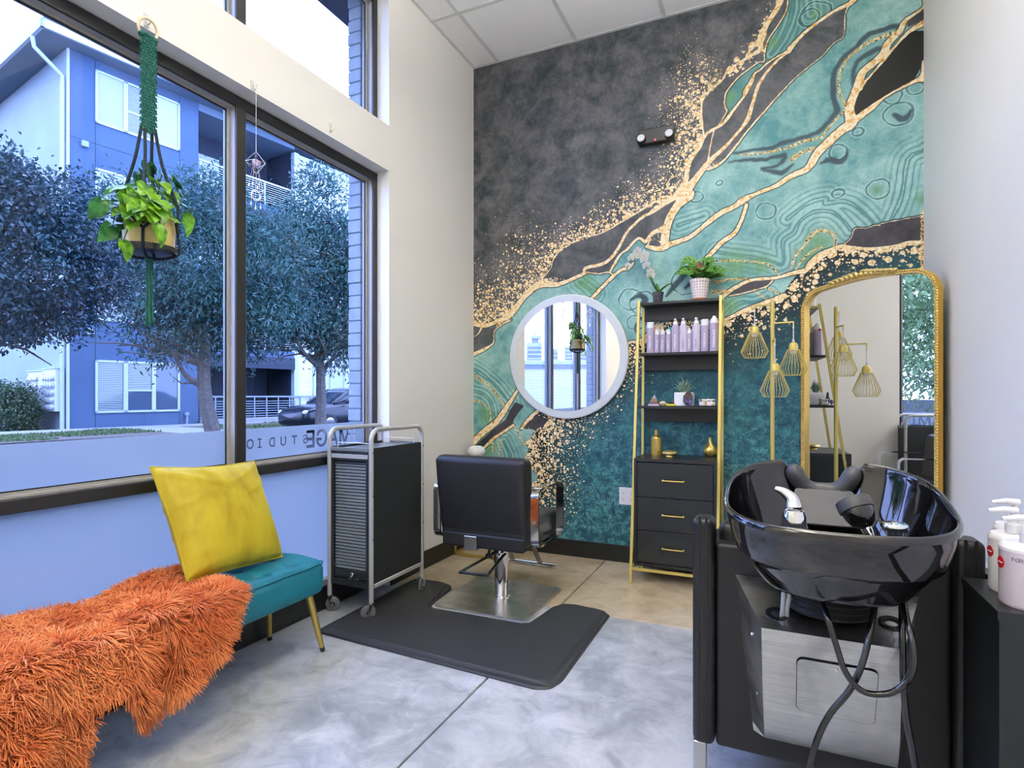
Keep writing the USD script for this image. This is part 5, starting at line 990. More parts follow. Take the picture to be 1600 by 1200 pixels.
# bottles on the upper shelf
BZ = 1.397
def bx(px): return on_y(px, 551, -.16)[0]
def vtext(par, s, h, x, r, z, mat='ink_white', bold=True): part(par, 'lettering', axes(meshkit.text_mesh(s, h, .003, bold), (0, 0, 1), (-1, 0, 0), (0, -1, 0), (x + h * .5, -r - .0003 + .0012, z)), mat, smooth=False, world=False)
def bottle(kind, label, px):
    t = thing('bottle', label, 'bottle', (bx(px), -.16, BZ), group='hair product bottles on the upper shelf')
    if kind == 'cap':
        part(t, 'body', lathe([(0, 0), (.022, 0), (.0235, .003), (.0235, .160), (0, .160)]), 'lavender', world=False)
        part(t, 'cap', lathe([(0, .1601), (.0225, .1601), (.0228, .192), (.021, .198), (0, .198)]), 'bottle_white', world=False); vtext(t, 'FORMULA18', .0105, 0, .0235, .022)
    elif kind == 'small':
        part(t, 'body', lathe([(0, 0), (.0165, 0), (.0175, .002), (.0175, .112), (.016, .117), (0, .117)]), 'lavender', world=False)
        part(t, 'nozzle', lathe([(0, .117), (.0135, .117), (.0135, .136), (.008, .140), (.006, .150), (0, .150)]), 'bottle_white', world=False); vtext(t, 'FORMULA18', .0075, 0, .0175, .018)
    elif kind in ('spray', 'spray_pale'):
        part(t, 'body', lathe([(0, 0), (.023, 0), (.0245, .003), (.0245, .158), (.020, .170), (.0135, .175), (0, .175)]), 'lavender' if kind == 'spray' else 'lavender_light', world=False)
        s = part(t, 'sprayer', [lathe([(0, .175), (.0145, .175), (.0145, .190), (.009, .195), (.009, .208), (0, .212)]), box(-.007, .007, -.020, .008, .200, .212, .002)], 'bottle_white', world=False)
        vtext(t, 'FORMULA18', .0105 if kind == 'spray' else .007, 0, .0245, .022, 'ink_white' if kind == 'spray' else 'ink_grey', kind == 'spray')
    elif kind == 'dome':
        part(t, 'body', lathe([(0, 0), (.0255, 0), (.027, .003), (.027, .172), (0, .172)]), 'lavender', world=False)
        part(t, 'shoulder', lathe([(0, .1721), (.027, .1721), (.026, .183), (.017, .203), (.011, .208), (.011, .216), (0, .218)]), 'bottle_white', world=False); vtext(t, 'FORMULA18', .0125, 0, .027, .024)
        part(t, 'emblem', axes(cyl((0, 0, 0), .0085, .003, 18), (0, 1, 0), (0, 0, 1), (1, 0, 0), (.0262, -.008, .168)), 'red_print', world=False)
    return t
bottle('cap', 'capped lilac bottle at the far left of the upper shelf', 1016.3)
b1 = bottle('small', 'short nozzle bottle next to the far-left capped bottle', 1026.6)
dup(b1, (bx(1035.4), -.16, BZ), 0, 'short nozzle bottle in the middle of three, in front of the teal packet')
dup(b1, (bx(1044.6), -.16, BZ), 0, 'short nozzle bottle just left of the tall spray bottle with bold lettering')
bottle('spray', 'tall lilac spray bottle with bold white lettering', 1055.4)
b2 = bottle('spray_pale', 'tall pale spray bottle beside the bold-lettered spray bottle', 1067.8)
dup(b1, (bx(1077.2), -.16, BZ), 0, 'short nozzle bottle between the two pale spray bottles')
dup(b2, (bx(1088), -.16, BZ), 0, 'tall pale spray bottle left of the two big bottles at the right end')
bottle('cap', 'capped lilac bottle second from the right end', 1101.3)
bottle('dome', 'large domed lilac bottle with a red emblem at the right end', 1116)
single('packet', xf(rbox(-.035, .035, -.006, .006, 0, .17, .005, .02), (bx(1038), -.085, BZ), ry=.28), 'teal_packet', 'teal foil packet leaning behind the short bottles', 'packet', smooth=True)

# plants on top
TZ = 1.722
def blade(P, wd, fold=.15, uv=False, up=None):
    """A leaf along the path P (n points resampled), widest in the middle, folded along its midrib."""
    P = catmull(P, 4); m = len(P); t = np.linspace(0, 1, m); w_ = wd * np.sin(np.clip(t * 1.02 + .02, 0, 1) * math.pi) ** .75
    T = np.gradient(P, axis=0); T /= np.linalg.norm(T, axis=1, keepdims=True); S = np.cross(T, UP if up is None else up); L = np.linalg.norm(S, axis=1, keepdims=True)
    S = np.where(L < 1e-3, [1, 0, 0], S / np.maximum(L, 1e-6)); N_ = np.cross(S, T); k = np.array([-1, -.5, 0, .5, 1.0])
    V = P[:, None] + S[:, None] * (k[None, :, None] * w_[:, None, None] / 2) + N_[:, None] * (np.abs(k)[None, :, None] * w_[:, None, None] * fold)
    i = np.arange(m - 1)[:, None] * 5; j = np.arange(4)[None]; f = np.stack([i + j, i + j + 1, i + j + 6, i + j + 5], -1).reshape(-1, 4)
    U = np.stack([np.broadcast_to(k / 2, (m, 5)), np.broadcast_to(t[:, None], (m, 5))], -1).reshape(-1, 2)
    f = np.vstack([f[:, [0, 1, 2]], f[:, [0, 2, 3]]]); mesh = trimesh.Trimesh(V.reshape(-1, 3), f, process=False); return (mesh, U) if uv else mesh
ox, oy = on_y(1028, 468, -.10)[0], -.10
orc = thing('potted_orchid', 'white orchid in a speckled dark pot on top of the shelf', 'potted plant', (ox, oy, TZ))
part(orc, 'pot', lathe([(0, 0), (.026, 0), (.028, .002), (.036, .066), (.038, .070), (.035, .070), (.033, .060), (0, .058)]), 'speckle_pot', world=False)
stem = catmull([(-.004, 0, .06), (-.012, -.004, .09), (-.034, -.006, .15), (-.060, -.008, .235), (-.085, -.008, .305), (-.125, -.006, .335), (-.165, -.004, .310), (-.205, 0, .235)], 6)
part(orc, 'stem', tube(stem, .0028, 7), 'stem_green', world=False)
for P, w_ in (([(0, 0, .06), (-.022, -.01, .10), (-.045, -.02, .15), (-.062, -.02, .195)], .05), ([(0, 0, .06), (.03, -.01, .085), (.075, -.02, .11), (.115, -.02, .115)], .032), ([(0, 0, .06), (-.006, .01, .10), (-.012, .015, .135)], .03), ([(0, 0, .06), (.02, -.03, .075), (.045, -.05, .072)], .034)): part(orc, 'leaf', blade(np.array(P), w_), 'orchid_leaf', smooth=True, world=False)
def orchid_flower(c, s, yaw):
    ms = []
    for a, L, w_ in ((90, 1, .7), (215, .95, .65), (325, .95, .65), (165, .95, 1.15), (15, .95, 1.15)):
        a = math.radians(a); u = np.array([math.cos(a), 0, math.sin(a)]); v = np.array([-math.sin(a), 0, math.cos(a)]); V = [(0, 0, 0)]; n = 9
        for k in range(n):
            t = k / (n - 1) * 2 * math.pi; V.append(u * (.5 - .5 * math.cos(t)) * L * s + v * math.sin(t) * .42 * w_ * s + np.array([0, -.15 * s * math.sin(t / 2) + .1 * s, 0]))
        ms.append((np.array(V), np.array([(0, k, k + 1) for k in range(1, n)] + [(0, k + 1, k) for k in range(1, n)])))
    return xf(join(*ms), c, rz=yaw)
for k, (i, dx, dz, s, y) in enumerate(((14, .0, .005, .026, .3), (20, -.002, -.012, .028, -.4), (24, 0, .012, .03, .1), (28, 0, -.016, .03, .5), (31, .004, .01, .028, -.3), (34, 0, -.008, .026, .2), (37, 0, .004, .022, -.2), (40, 0, 0, .018, .3), (18, .016, -.03, .024, .5), (26, .012, -.034, .026, -.1))):
    c = stem[min(i, len(stem) - 1)] + np.array([dx, -.010, dz]); fl_ = part(orc, 'flower', orchid_flower(c, s * 1.25, y), 'orchid_white', smooth=False, world=False); part(fl_, 'lip', ball(c + np.array([0, -.006, -.003]), .0045, 1), 'yellow_plastic', world=False)
px_, py_ = on_y(1093, 466, -.115)[0], -.115
pp = thing('potted_prayer_plant', 'leafy prayer plant in a white patterned pot on top of the shelf', 'potted plant', (px_, py_, TZ))
part(pp, 'saucer', lathe([(0, 0), (.042, 0), (.046, .010), (.042, .010), (0, .008)]), 'terracotta', world=False)
part(pp, 'pot', lathe([(0, .0101), (.044, .0101), (.050, .05), (.057, .112), (.060, .112), (.060, .128), (.056, .128), (.054, .112), (0, .110)], n=40), 'pot_pattern', world=False)
rp = random.Random(2)
for k in range(26):
    a = k * 2.4 + rp.uniform(-.3, .3); rr = rp.uniform(.085, .155); hh = rp.uniform(.03, .10) if k < 16 else rp.uniform(.08, .14); up = .115
    d = np.array([math.cos(a), math.sin(a) * .62, 0]); 
    P = [d * .008 + UP * up, d * rr * .35 + UP * (up + hh * .8), d * rr * .75 + UP * (up + hh), d * rr * 1.1 + UP * (up + hh * .72)] if k < 20 else [d * .006 + UP * up, d * .02 + UP * (up + .05), d * .035 + UP * (up + .09), d * .045 + UP * (up + .125)]
    b, uv = blade(np.array(P), rp.uniform(.060, .080), .10, uv=True, up=np.array([.15, -.75, .6]))
    part(pp, 'leaf', b, 'prayer_leaf' if k < 22 else 'stone_brown', smooth=True, world=False, uv=uv if k < 22 else None)
part(pp, 'soil', cyl((0, 0, .116), .053, .004), 'soil', world=False)

# middle shelf: succulent, crystals, boxes
MZ = 1.064
def mx(px): return on_y(px, 636, -.18)[0]
sc_ = thing('potted_succulent', 'spiky succulent in a white cube pot on the middle shelf', 'potted plant', (mx(1069), -.17, MZ))
part(sc_, 'pot', solid(rbox(-.055, .055, -.05, .05, 0, .085, .006, .03)) - solid(box(-.048, .048, -.043, .043, .072, .2)), 'white_ceramic', smooth=30, world=False)
part(sc_, 'soil', box(-.048, .048, -.043, .043, .06, .0719), 'soil', smooth=False, world=False)
for k in range(26):
    a = k * 2.4; tilt = .15 + .85 * (k / 26); L = .10 - .028 * (k / 26) + rp.uniform(-.008, .01); d = np.array([math.cos(a) * math.sin(tilt), math.sin(a) * math.sin(tilt) * .7, math.cos(tilt)])
    part(sc_, 'leaf', tube([UP * .072 + d * .005, UP * .074 + d * L * .5 + UP * .006, UP * .072 + d * L], [.0062, .0052, .0008], 6), 'succulent', world=False)
py = thing('pyramid', 'layered resin pyramid at the left end of the middle shelf', 'ornament', (mx(1023), -.19, MZ))
def frus(h0, h1, H_=.072, b=.037): s0, s1 = b * (1 - h0 / H_), b * (1 - h1 / H_); return trimesh.convex.convex_hull(np.array([(x * s, y * s, h) for s, h in ((s0, h0), (max(s1, .0004), h1)) for x in (-1, 1) for y in (-1, 1)]))
for h0, h1, m in ((0, .012, 'rose_quartz'), (.0121, .026, 'stone_dark'), (.0261, .046, 'stone_brown'), (.0461, .071, 'crystal_clear')): part(py, 'layer', frus(h0, h1), m, smooth=False, world=False)
def rock(c, r, seed, s=(1, 1, 1)):
    m = trimesh.creation.icosphere(2, 1.0); v = m.vertices * (1 + .55 * (meshkit.fbm(m.vertices * 1.6 + seed, 3, seed)[:, None] - .5)); v = v * np.asarray(s) * r; v[:, 2] -= v[:, 2].min(); return trimesh.Trimesh(v + np.asarray(c), m.faces, process=False)
single('mineral', rock((mx(1036.5), -.2, MZ), .018, 1, (1.2, .8, .8)), 'stone_cream', 'small cream mineral beside the resin pyramid', 'mineral', smooth=False)
single('mineral', rock((mx(1053), -.165, MZ), .021, 2, (1.2, .8, .95)), 'stone_dark', 'dark rough mineral left of the white cube pot', 'mineral', smooth=False)
single('lighter', rbox(mx(1050) - .028, mx(1050) + .028, -.232, -.218, MZ, MZ + .013, .004, .02), 'yellow_plastic', 'small yellow block lying at the shelf edge', 'block', smooth=True)
ge = thing('geode', 'half-dome purple geode in front of the cube pot', 'mineral', (mx(1077), -.24, MZ))
part(ge, 'shell', solid(rock((0, 0, 0), .033, 5, (.85, .35, 1.3))) - solid(box(-.1, .1, -.1, -.004, -.01, .2)), 'stone_dark', smooth=False, world=False)
part(ge, 'crystals', [rock((math.sin(k * 2.4) * .012, -.007, .012 + .0022 * k), .007, k, (.8, .8, 1.1)) for k in range(12)], 'crystal_purple', smooth=False, world=False, kind='stuff')
single('mineral', rock((mx(1081), -.262, MZ), .013, 7, (.9, .8, 1.3)), 'crystal_purple', 'little purple crystal in front of the geode', 'mineral', smooth=False)
tb = thing('trinket_box', 'small painted trinket box at the right end of the middle shelf', 'box', (mx(1105.5), -.2, MZ))
part(tb, 'box', rbox(-.046, .046, -.022, .022, .002, .030, .006, .02), 'trinket', smooth=True, world=False); part(tb, 'lid', rbox(-.047, .047, -.023, .023, .0305, .044, .006, .02), 'trinket', smooth=True, world=False)
for x in (-.036, .036):
    for y in (-.014, .014): part(tb, 'foot', ball((x, y, .0045), .0045, 1), 'gold_metal', world=False)

# cabinet top: gold vases
CZ = .746
def vx(px, py): return on_z(px, py, CZ)
p = vx(1025.5, 711); va = thing('vase', 'tall ribbed gold bottle vase on the cabinet top', 'vase', p)
part(va, 'body', lathe([(0, 0), (.033, 0), (.0345, .004), (.0345, .105), (.030, .118), (.016, .126), (0, .127)], n=64, fn=lambda t, z: 1 + .05 * np.abs(np.sin(t * 9)) - .03), 'gold_metal', smooth=45, world=False)
part(va, 'neck', lathe([(0, .126), (.0115, .126), (.0115, .160), (.0125, .162), (.010, .163), (.010, .14), (0, .14)]), 'gold_metal', world=False)
p = vx(1046, 713.5); va = thing('dish', 'low round gold pebble dish between the two gold vases', 'dish', p)
part(va, 'foot', lathe([(0, 0), (.024, 0), (.022, .006), (.022, .010), (0, .010)]), 'gold_metal', world=False)
part(va, 'body', lathe([(0, .0095), (.025, .0095), (.040, .014), (.046, .022), (.043, .030), (.028, .037), (.010, .039), (0, .039)], n=40), 'gold_leaf', smooth=True, world=False)
p = vx(1109.5, 713); va = thing('vase', 'teardrop gold vase with a scaled surface at the right of the cabinet top', 'vase', p)
part(va, 'body', lathe([(0, 0), (.022, 0), (.034, .010), (.0415, .027), (.0405, .045), (.030, .066), (.016, .083), (.0105, .098), (.0105, .118), (.012, .120), (.009, .120), (.009, .105), (0, .105)], n=48, fn=lambda t, z: 1 + .03 * np.maximum(np.sin(t * 8 + z * 330) , np.sin(t * 8 - z * 330))), 'gold_metal', smooth=40, world=False)

# ============================================================ FLOOR LAMP
lx, ly = 2.068, -.215
lp = thing('floor_lamp', 'gold floor lamp with three hanging wire-cage shades beside the mirror', 'floor lamp', (lx, ly, 0))
part(lp, 'base', lathe([(0, 0), (.13, 0), (.13, .012), (.122, .018), (.02, .022), (0, .022)], n=48), 'gold_paint', world=False)
part(lp, 'pole', lathe([(0, .0221), (.0115, .0221), (.0115, 1.665), (.009, 1.672), (0, 1.672)]), 'gold_paint', world=False)
for (dx, dy, za, zt) in ((-.093, -.03, 1.650, 1.535), (.108, -.02, 1.545, 1.432), (.012, -.16, 1.44, 1.310)):
    a = np.array([dx, dy, 0]); L = np.linalg.norm(a); u = a / L
    ar = part(lp, 'arm', tube([u * .008 + UP * za, a + UP * za, ], .0045, 8), 'gold_paint', world=False)
    part(ar, 'drop', rod(a + UP * (za + .0045), a + UP * (za - .022), .0045, 8), 'gold_paint', world=False)
    part(ar, 'cord', [rod(a + UP * (za - .022), a + UP * zt, .0028, 8), lathe([(0, 0), (.0055, 0), (.0045, .012), (0, .014)], a + UP * (za - .036), 12), lathe([(0, 0), (.0065, .0), (.0055, .014), (0, .016)], a + UP * zt, 12)], 'clear_plastic', world=False)
    sd = part(lp, 'shade', [lathe([(0, .0), (.006, .0), (.020, -.008), (.0245, -.022), (.0245, -.042), (.034, -.044), (.034, -.048), (0, -.048)], a + UP * zt, 28)], 'gold_paint', world=False, smooth=40)
    ribs = []
    for k in range(26):
        t = k / 26 * 2 * math.pi; c = np.array([math.cos(t), math.sin(t), 0]); ribs.append(tube([a + c * .032 + UP * (zt - .046), a + c * .0745 + UP * (zt - .152), a + c * .056 + UP * (zt - .188)], .0014, 5))
    for k in ribs: part(sd, 'rib', k, 'gold_paint', world=False)
    th = np.linspace(0, 2 * math.pi, 40, endpoint=False)
    part(sd, 'ring', tube(np.c_[a[0] + .056 * np.cos(th), a[1] + .056 * np.sin(th), np.full(40, zt - .188)], .0014, 6, closed=True), 'gold_paint', world=False)
    bu_ = part(lp, 'bulb', lathe([(0, -.122), (.012, -.119), (.0215, -.102), (.020, -.085), (.012, -.066), (.010, -.052), (0, -.052)], a + UP * zt, 20), 'bulb_glass', world=False, smooth=True)
    part(bu_, 'socket', lathe([(0, -.066), (.016, -.066), (.018, -.0485), (0, -.0485)], a + UP * zt, 20), 'white_plastic', world=False)

# ============================================================ MIRRORS
mc = np.array([.752, 1.402]); rm = thing('round_mirror', 'large round wall mirror with a frosted rim on the mural', 'mirror', (mc[0], 0, mc[1]))
X_, Y_, Z_ = (1, 0, 0), (0, 0, 1), (0, -1, 0)
part(rm, 'back_body', axes(lathe([(0, 0), (.425, 0), (.437, .004), (.437, .024), (.432, .028), (0, .028)], n=96), X_, Y_, Z_, (mc[0], -.001, mc[1])), 'mirror_rim', smooth=40)
part(rm, 'frosted_ring', axes(lathe([(.384, .0281), (.4305, .0281), (.4305, .0315), (.384, .0315), (.384, .0281)], n=96), X_, Y_, Z_, (mc[0], -.001, mc[1])), 'ring_frost', smooth=40)
part(rm, 'glass', axes(lathe([(0, .0282), (.3835, .0282), (.3835, .0312), (0, .0312)], n=96), X_, Y_, Z_, (mc[0], -.001, mc[1])), 'mirror', smooth=False)

# gold-framed floor mirror standing across the corner
ML, MR = np.array([2.246, -.012, 0]), np.array([2.802, -.530, 0]); MU = (MR - ML) / np.linalg.norm(MR - ML); MN = np.array([MU[1], -MU[0], 0]); MW = np.linalg.norm(MR - ML)
if MN @ (CAM - ML) < 0: MN = -MN
gm = thing('floor_mirror', 'tall arched gold-framed mirror standing across the corner', 'mirror', (ML + MR) / 2)
def MP(s, z, d=0.0): return ML + MU * s + UP * z + MN * d
MH = 1.772
def mirror_outline(inset=0.0, n=12):
    r = .13 - inset; x0, x1, z1 = inset, MW - inset, MH - inset; P = [(x0, .012 + inset), (x0, z1 - .02 - r)]
    P += [(x0 + r - r * math.cos(a), z1 - .02 - r + r * math.sin(a)) for a in np.linspace(0, math.pi / 2, n)]
    P += [(x0 + r + (x1 - x0 - 2 * r) * k / 12, z1 - .02 + .02 * math.sin(k / 12 * math.pi)) for k in range(1, 12)]
    P += [(x1 - r + r * math.sin(a), z1 - .02 - r + r * math.cos(a)) for a in np.linspace(0, math.pi / 2, n)] + [(x1, .012 + inset)]; return P
fr = Polygon(mirror_outline(0)).difference(Polygon(mirror_outline(.020)))
def mplace(m): return axes(m, MU, UP, MN, ML)
part(gm, 'side_band', mplace(prism(Polygon(mirror_outline(0)).difference(Polygon(mirror_outline(.004))), 0.0, .036)), 'gold_deep', smooth=30)
part(gm, 'frame', mplace(prism(Polygon(mirror_outline(.004)).difference(Polygon(mirror_outline(.020))), 0.002, .030)), 'gold_leaf', smooth=30)
part(gm, 'backing', mplace(prism(Polygon(mirror_outline(.004)), -.004, .001)), 'black_panel', smooth=False)
part(gm, 'glass', mplace(prism(Polygon(mirror_outline(.020)), .003, .010)), 'mirror', smooth=False)
for ins, r, st_ in ((.006, .0062, .0140), (.0178, .0040, .0095)):
    L = LineString(mirror_outline(ins)); ms = []
    for d in np.arange(0, L.length, st_):
        q_ = L.interpolate(d); ms.append(ball(MP(q_.x, q_.y, .0325), r, 1))
    part(gm, 'bead_row', ms, 'gold_leaf', smooth=True, kind='stuff')
cr_ = []
for k in range(-6, 7):
    t = k / 6; s0 = MW / 2 + t * .16; z0 = MH + .004 - .012 * abs(t)
    cr_.append(tube(catmull([MP(s0, z0 - .012, .034), MP(s0 + .012 * t, z0 + .012 - .012 * abs(t), .040), MP(s0 + .03 * np.sign(t + .01), z0 + .012 - .014 * abs(t), .038), MP(s0 + .022 * np.sign(t + .01), z0 - .002, .036)], 4), [.009] * 9 + [.007] * 3 + [.004], 7)); cr_.append(ball(MP(s0, z0, .036), .014 - .005 * abs(t), 1))
part(gm, 'crest', cr_, 'gold_leaf', smooth=True, label='cast gold scroll crest on the top edge', kind='stuff')

# ============================================================ WALL FITTINGS
em = thing('emergency_light', 'black twin-headed emergency light high on the mural', 'emergency light', (1.378, 0, 2.83))
part(em, 'case', [rbox(1.262, 1.494, -.052, -.001, 2.785, 2.882, .008, .04)], 'black_plastic', smooth=True)
for x in (1.283, 1.462):
    h_ = part(em, 'lamp_head', axes(lathe([(0, -.03), (.028, -.03), (.031, .0), (.031, .014), (.027, .020), (.0, .020)], n=30), (1, 0, 0), (0, .2, 1), (0, -1, .2), (x, -.05, 2.816)), 'black_plastic'); part(h_, 'lens', axes(lathe([(0, .018), (.026, .0205), (.022, .026), (0, .029)], n=30), (1, 0, 0), (0, .2, 1), (0, -1, .2), (x, -.05, 2.816)), 'lamp_lens')
part(em, 'test_button', axes(cyl((0, 0, 0), .006, .004, 14), (1, 0, 0), (0, 0, 1), (0, -1, 0), (1.372, -.053, 2.80)), 'led_red')
ou = thing('outlet', 'white four-socket wall outlet beside the shelf drawers', 'wall outlet', (1.176, 0, .449))
part(ou, 'plate', rbox(1.122, 1.236, -.007, -.0005, .39, .508, .003, .03), 'white_plastic', smooth=True)
for x in (1.151, 1.207):
    for z in (.428, .470):
        so = part(ou, 'socket', axes(lathe([(0, 0), (.0165, 0), (.0165, .002), (0, .002)], n=24), (1, 0, 0), (0, 0, .85), (0, -1, 0), (x, -.0068, z)), 'white_plastic')
        part(so, 'slot', [box(x - .0075, x - .0055, -.0092, -.0085, z - .001, z + .008), box(x + .0045, x + .0065, -.0092, -.0085, z - .001, z + .006), box(x - .002, x + .0022, -.0092, -.0085, z - .010, z - .006)], 'black_plastic', smooth=False)

# ============================================================ SHAMPOO UNIT
SC = 2.208
su = thing('shampoo_chair', 'black upholstered shampoo chair carrying the basin, seen from behind', 'shampoo chair', (SC, -1.75, 0))
part(su, 'seat_box', rbox(1.915, 2.473, -2.078, -1.45, .115, .702, .012, .08), 'black_leather', smooth=True)
part(su, 'back_cushion', rbox(1.916, 2.472, -2.03, -1.92, .55, .755, .035, .04), 'black_leather', smooth=True)
for x0, x1 in ((1.852, 1.914), (2.474, 2.538)):
    a = part(su, 'arm', [rbox(x0, x1, -2.10, -2.01, .12, .775, .020, .04), rbox(x0 + .001, x1 - .001, -2.06, -1.38, .121, .60, .026, .05)], 'black_leather', smooth=True); xx = x0 if x0 < 2 else x1
    part(a, 'piping', tube(catmull([(x0 + .020, -2.0985, .15), (x0 + .020, -2.0985, .735), (x0 + .026, -2.0985, .746), (x1 - .026, -2.0985, .746), (x1 - .020, -2.0985, .735), (x1 - .020, -2.0985, .15)], 4), .0028, 6), 'black_leather')
for x in (1.872, 2.516):
    for y in (-2.075, -1.42): part(su, 'leg', box(x - .018, x + .018, y - .018, y + .018, 0, .125, .002), 'brushed_edge', smooth=False)

pd = thing('basin_pedestal', 'brushed steel plumbing cover with a rectangular access panel under the basin', 'pedestal', (SC, -2.18, .18))
pf = [(.556, -2.285, 2.040, 2.336), (.50, -2.264, 2.0405, 2.337), (.36, -2.212, 2.042, 2.342), (.29, -2.186, 2.044, 2.345), (.24, -2.160, 2.045, 2.347), (.20, -2.130, 2.046, 2.350), (.175, -2.084, 2.046, 2.352)]
def backx(z): t = (z - .175) / (.618 - .175); return 2.020 + t * (1.969 - 2.020), 2.362 + t * (2.404 - 2.362)
V, Fq = [], []
for z, y, xl, xr in pf: bl_, br_ = backx(z + .03); V += [(bl_, -2.080, z + .012), (xl, y, z), (xr, y, z), (br_, -2.080, z + .012)]
V[0] = (1.969, -2.080, .620); V[3] = (2.404, -2.080, .620)
for k in range(len(pf) - 1):
    for j in range(3): a = k * 4 + j; Fq.append((a, a + 4, a + 5, a + 1))
Fq.append((0, 1, 2, 3)); Fq.append(((len(pf) - 1) * 4, (len(pf) - 1) * 4 + 3, (len(pf) - 1) * 4 + 2, (len(pf) - 1) * 4 + 1))
part(pd, 'housing', (np.array(V), np.array(Fq)), 'brushed_steel', smooth=25)
fdir = np.array([0, .372, -1.0]); fdir /= np.linalg.norm(fdir); fn_ = np.cross((1, 0, 0), -fdir); fn_ = -fn_ if fn_[1] > 0 else fn_
fo = np.array([2.205, -2.2312, .410])
part(pd, 'panel_gap', axes(prism(rrect(.172, .168, .016), .0, .0006), (1, 0, 0), -fdir, fn_, fo + fn_ * .0022), 'black_plastic', smooth=False)
ap = part(pd, 'access_panel', axes(prism(rrect(.169, .165, .015), .0, .0012), (1, 0, 0), -fdir, fn_, fo + fn_ * .0022), 'brushed_steel', smooth=False)
for v_ in (.066, -.066): part(ap, 'screw', axes(lathe([(0, 0), (.005, 0), (.004, .002), (0, .0026)], n=14), (1, 0, 0), -fdir, fn_, fo + fn_ * .0032 - fdir * v_), 'chrome')
for z in (.50, .33): part(pd, 'side_screw', ball((2.016 if z > .4 else 2.030, -2.19 if z > .4 else -2.155, z), .005, 1), 'chrome')
for x, y in ((2.075, -2.225), (2.325, -2.20)): part(pd, 'grommet', axes(lathe([(.014, 0), (.027, 0), (.027, .004), (.022, .005), (.014, .004)], n=26), (1, 0, 0), (0, .95, .3), (0, -.3, .95), (x, y, .5725 if y < -2.21 else .5815)), 'black_plastic')
part(pd, 'boot', lathe([(0, .585)] + [(.098 + .007 * (k % 2), .588 + .0075 * k) for k in range(13)] + [(0, .684)], (SC - .012, -2.165, 0), 40), 'black_rubber', smooth=40)

# basin: a lofted bowl, rim higher behind, notched for the neck
BCY = -2.225; SB = 2.196; NT = 144; TH = np.arange(NT) / NT * 2 * math.pi
def superr(a, b, e): c, s = np.cos(TH), np.sin(TH); r = (np.abs(c / a) ** e + np.abs(s / b) ** e) ** (-1 / e); return r * c, r * s
RX, RY = superr(.243, .262, 2.7)
rimz = .850 + .098 * np.clip((RY + .262) / .524, 0, 1) ** 1.5
dn = np.abs(RX) / .070; back = np.clip((RY - .12) / .06, 0, 1); notch = np.clip(1.9 - dn * 1.2, 0, 1); notch = notch * notch * (3 - 2 * notch)
rimz = rimz - back * notch * .092
def bowl_ring(s, v, zb, dx=0.0): return np.c_[SB + RX * s, BCY + RY * s + dx, zb + (rimz - zb) * v]
zb = .668; rings = []
for s, v in ((.0, 0.0), (.40, 0.0), (.56, .0), (.615, .03), (.66, .09), (.82, .37), (.865, .44), (.880, .455), (.900, .47), (.945, .64), (.975, .80), (.992, .92)): rings.append(bowl_ring(s, v, zb))
for a in np.linspace(0, math.pi, 8): rings.append(np.c_[SB + RX * (.982 + .032 * math.cos(a)), BCY + RY * (.982 + .032 * math.cos(a)), rimz - .016 + .016 * math.sin(a)])
zi = .700
for s, v in ((.945, .86), (.90, .66), (.84, .44), (.74, .20), (.60, .06), (.40, .0), (.12, -.02), (.0, -.02)): rings.append(bowl_ring(s, v, zi))
Vb = np.vstack(rings); k_ = len(rings); i = np.arange(k_ - 1)[:, None] * NT; j = np.arange(NT)[None]; j2 = (j + 1) % NT
Fb = np.stack([i + j, i + j2, i + NT + j2, i + NT + j], -1).reshape(-1, 4)
bs = thing('shampoo_basin', 'glossy black shampoo basin with a notched neck rim', 'basin', (SC, BCY, .66))
part(bs, 'bowl', (Vb, Fb), 'black_gloss', smooth=48)
nk = [(SB + x, BCY + .250 - .012 * (abs(x) / .08) ** 2, .858 + .072 * (abs(x) / .08) ** 3.4) for x in np.linspace(-.080, .080, 13)]
part(bs, 'neck_rest', [tube(catmull(nk, 3), np.r_[.012, .021, np.full(33, .0245), .021, .012][:37], 16)], 'grey_gel', smooth=True)
part(bs, 'neck_apron', axes(prism(Polygon([(-.062, 0), (.062, 0), (.062, -.085), (-.062, -.085)]).buffer(.012), 0, .008), (1, 0, 0), (0, .62, .78), (0, -.78, .62), (SB, BCY + .222, .852)), 'grey_gel', smooth=False)
part(bs, 'drain', cyl((SC, BCY + .02, .700), .030, .006, 28, 'z', .001), 'chrome')
# tap, vacuum breaker and spray head stand on the near side of the bowl
def bp(px, py, Y): return on_y(px, py, Y)
f0 = bp(1241, 806, -2.37); f0[2] = .768
fa = part(bs, 'mixer_tap', lathe([(0, 0), (.029, 0), (.029, .006), (.026, .010), (.026, .050), (.0285, .054), (.0285, .064), (.026, .068), (.026, .086), (.021, .100), (0, .106)], f0, 30), 'chrome', smooth=40)
part(fa, 'lever', [tube(catmull([f0 + UP * .102, f0 + np.array([-.004, .006, .124]), f0 + np.array([-.022, .012, .140]), f0 + np.array([-.040, .015, .146])], 5), np.linspace(.019, .006, 16), 12)], 'chrome', smooth=True)
part(fa, 'indicator', ball(f0 + np.array([-.019, -.009, .088]), .003, 1), 'red_print')
v0 = bp(1398, 824, -2.38); v0[2] = .792
vb = part(bs, 'vacuum_breaker', lathe([(0, 0), (.019, 0), (.019, .020), (.013, .026), (.016, .036), (.016, .052), (0, .052)], v0, 28), 'chrome', smooth=40)
part(vb, 'cap', lathe([(0, .0521), (.024, .0521), (.026, .055), (.026, .063), (.023, .067), (.006, .068), (.006, .072), (0, .073)], v0, 30), 'chrome', smooth=40)
h0 = bp(1343, 805, -2.33)
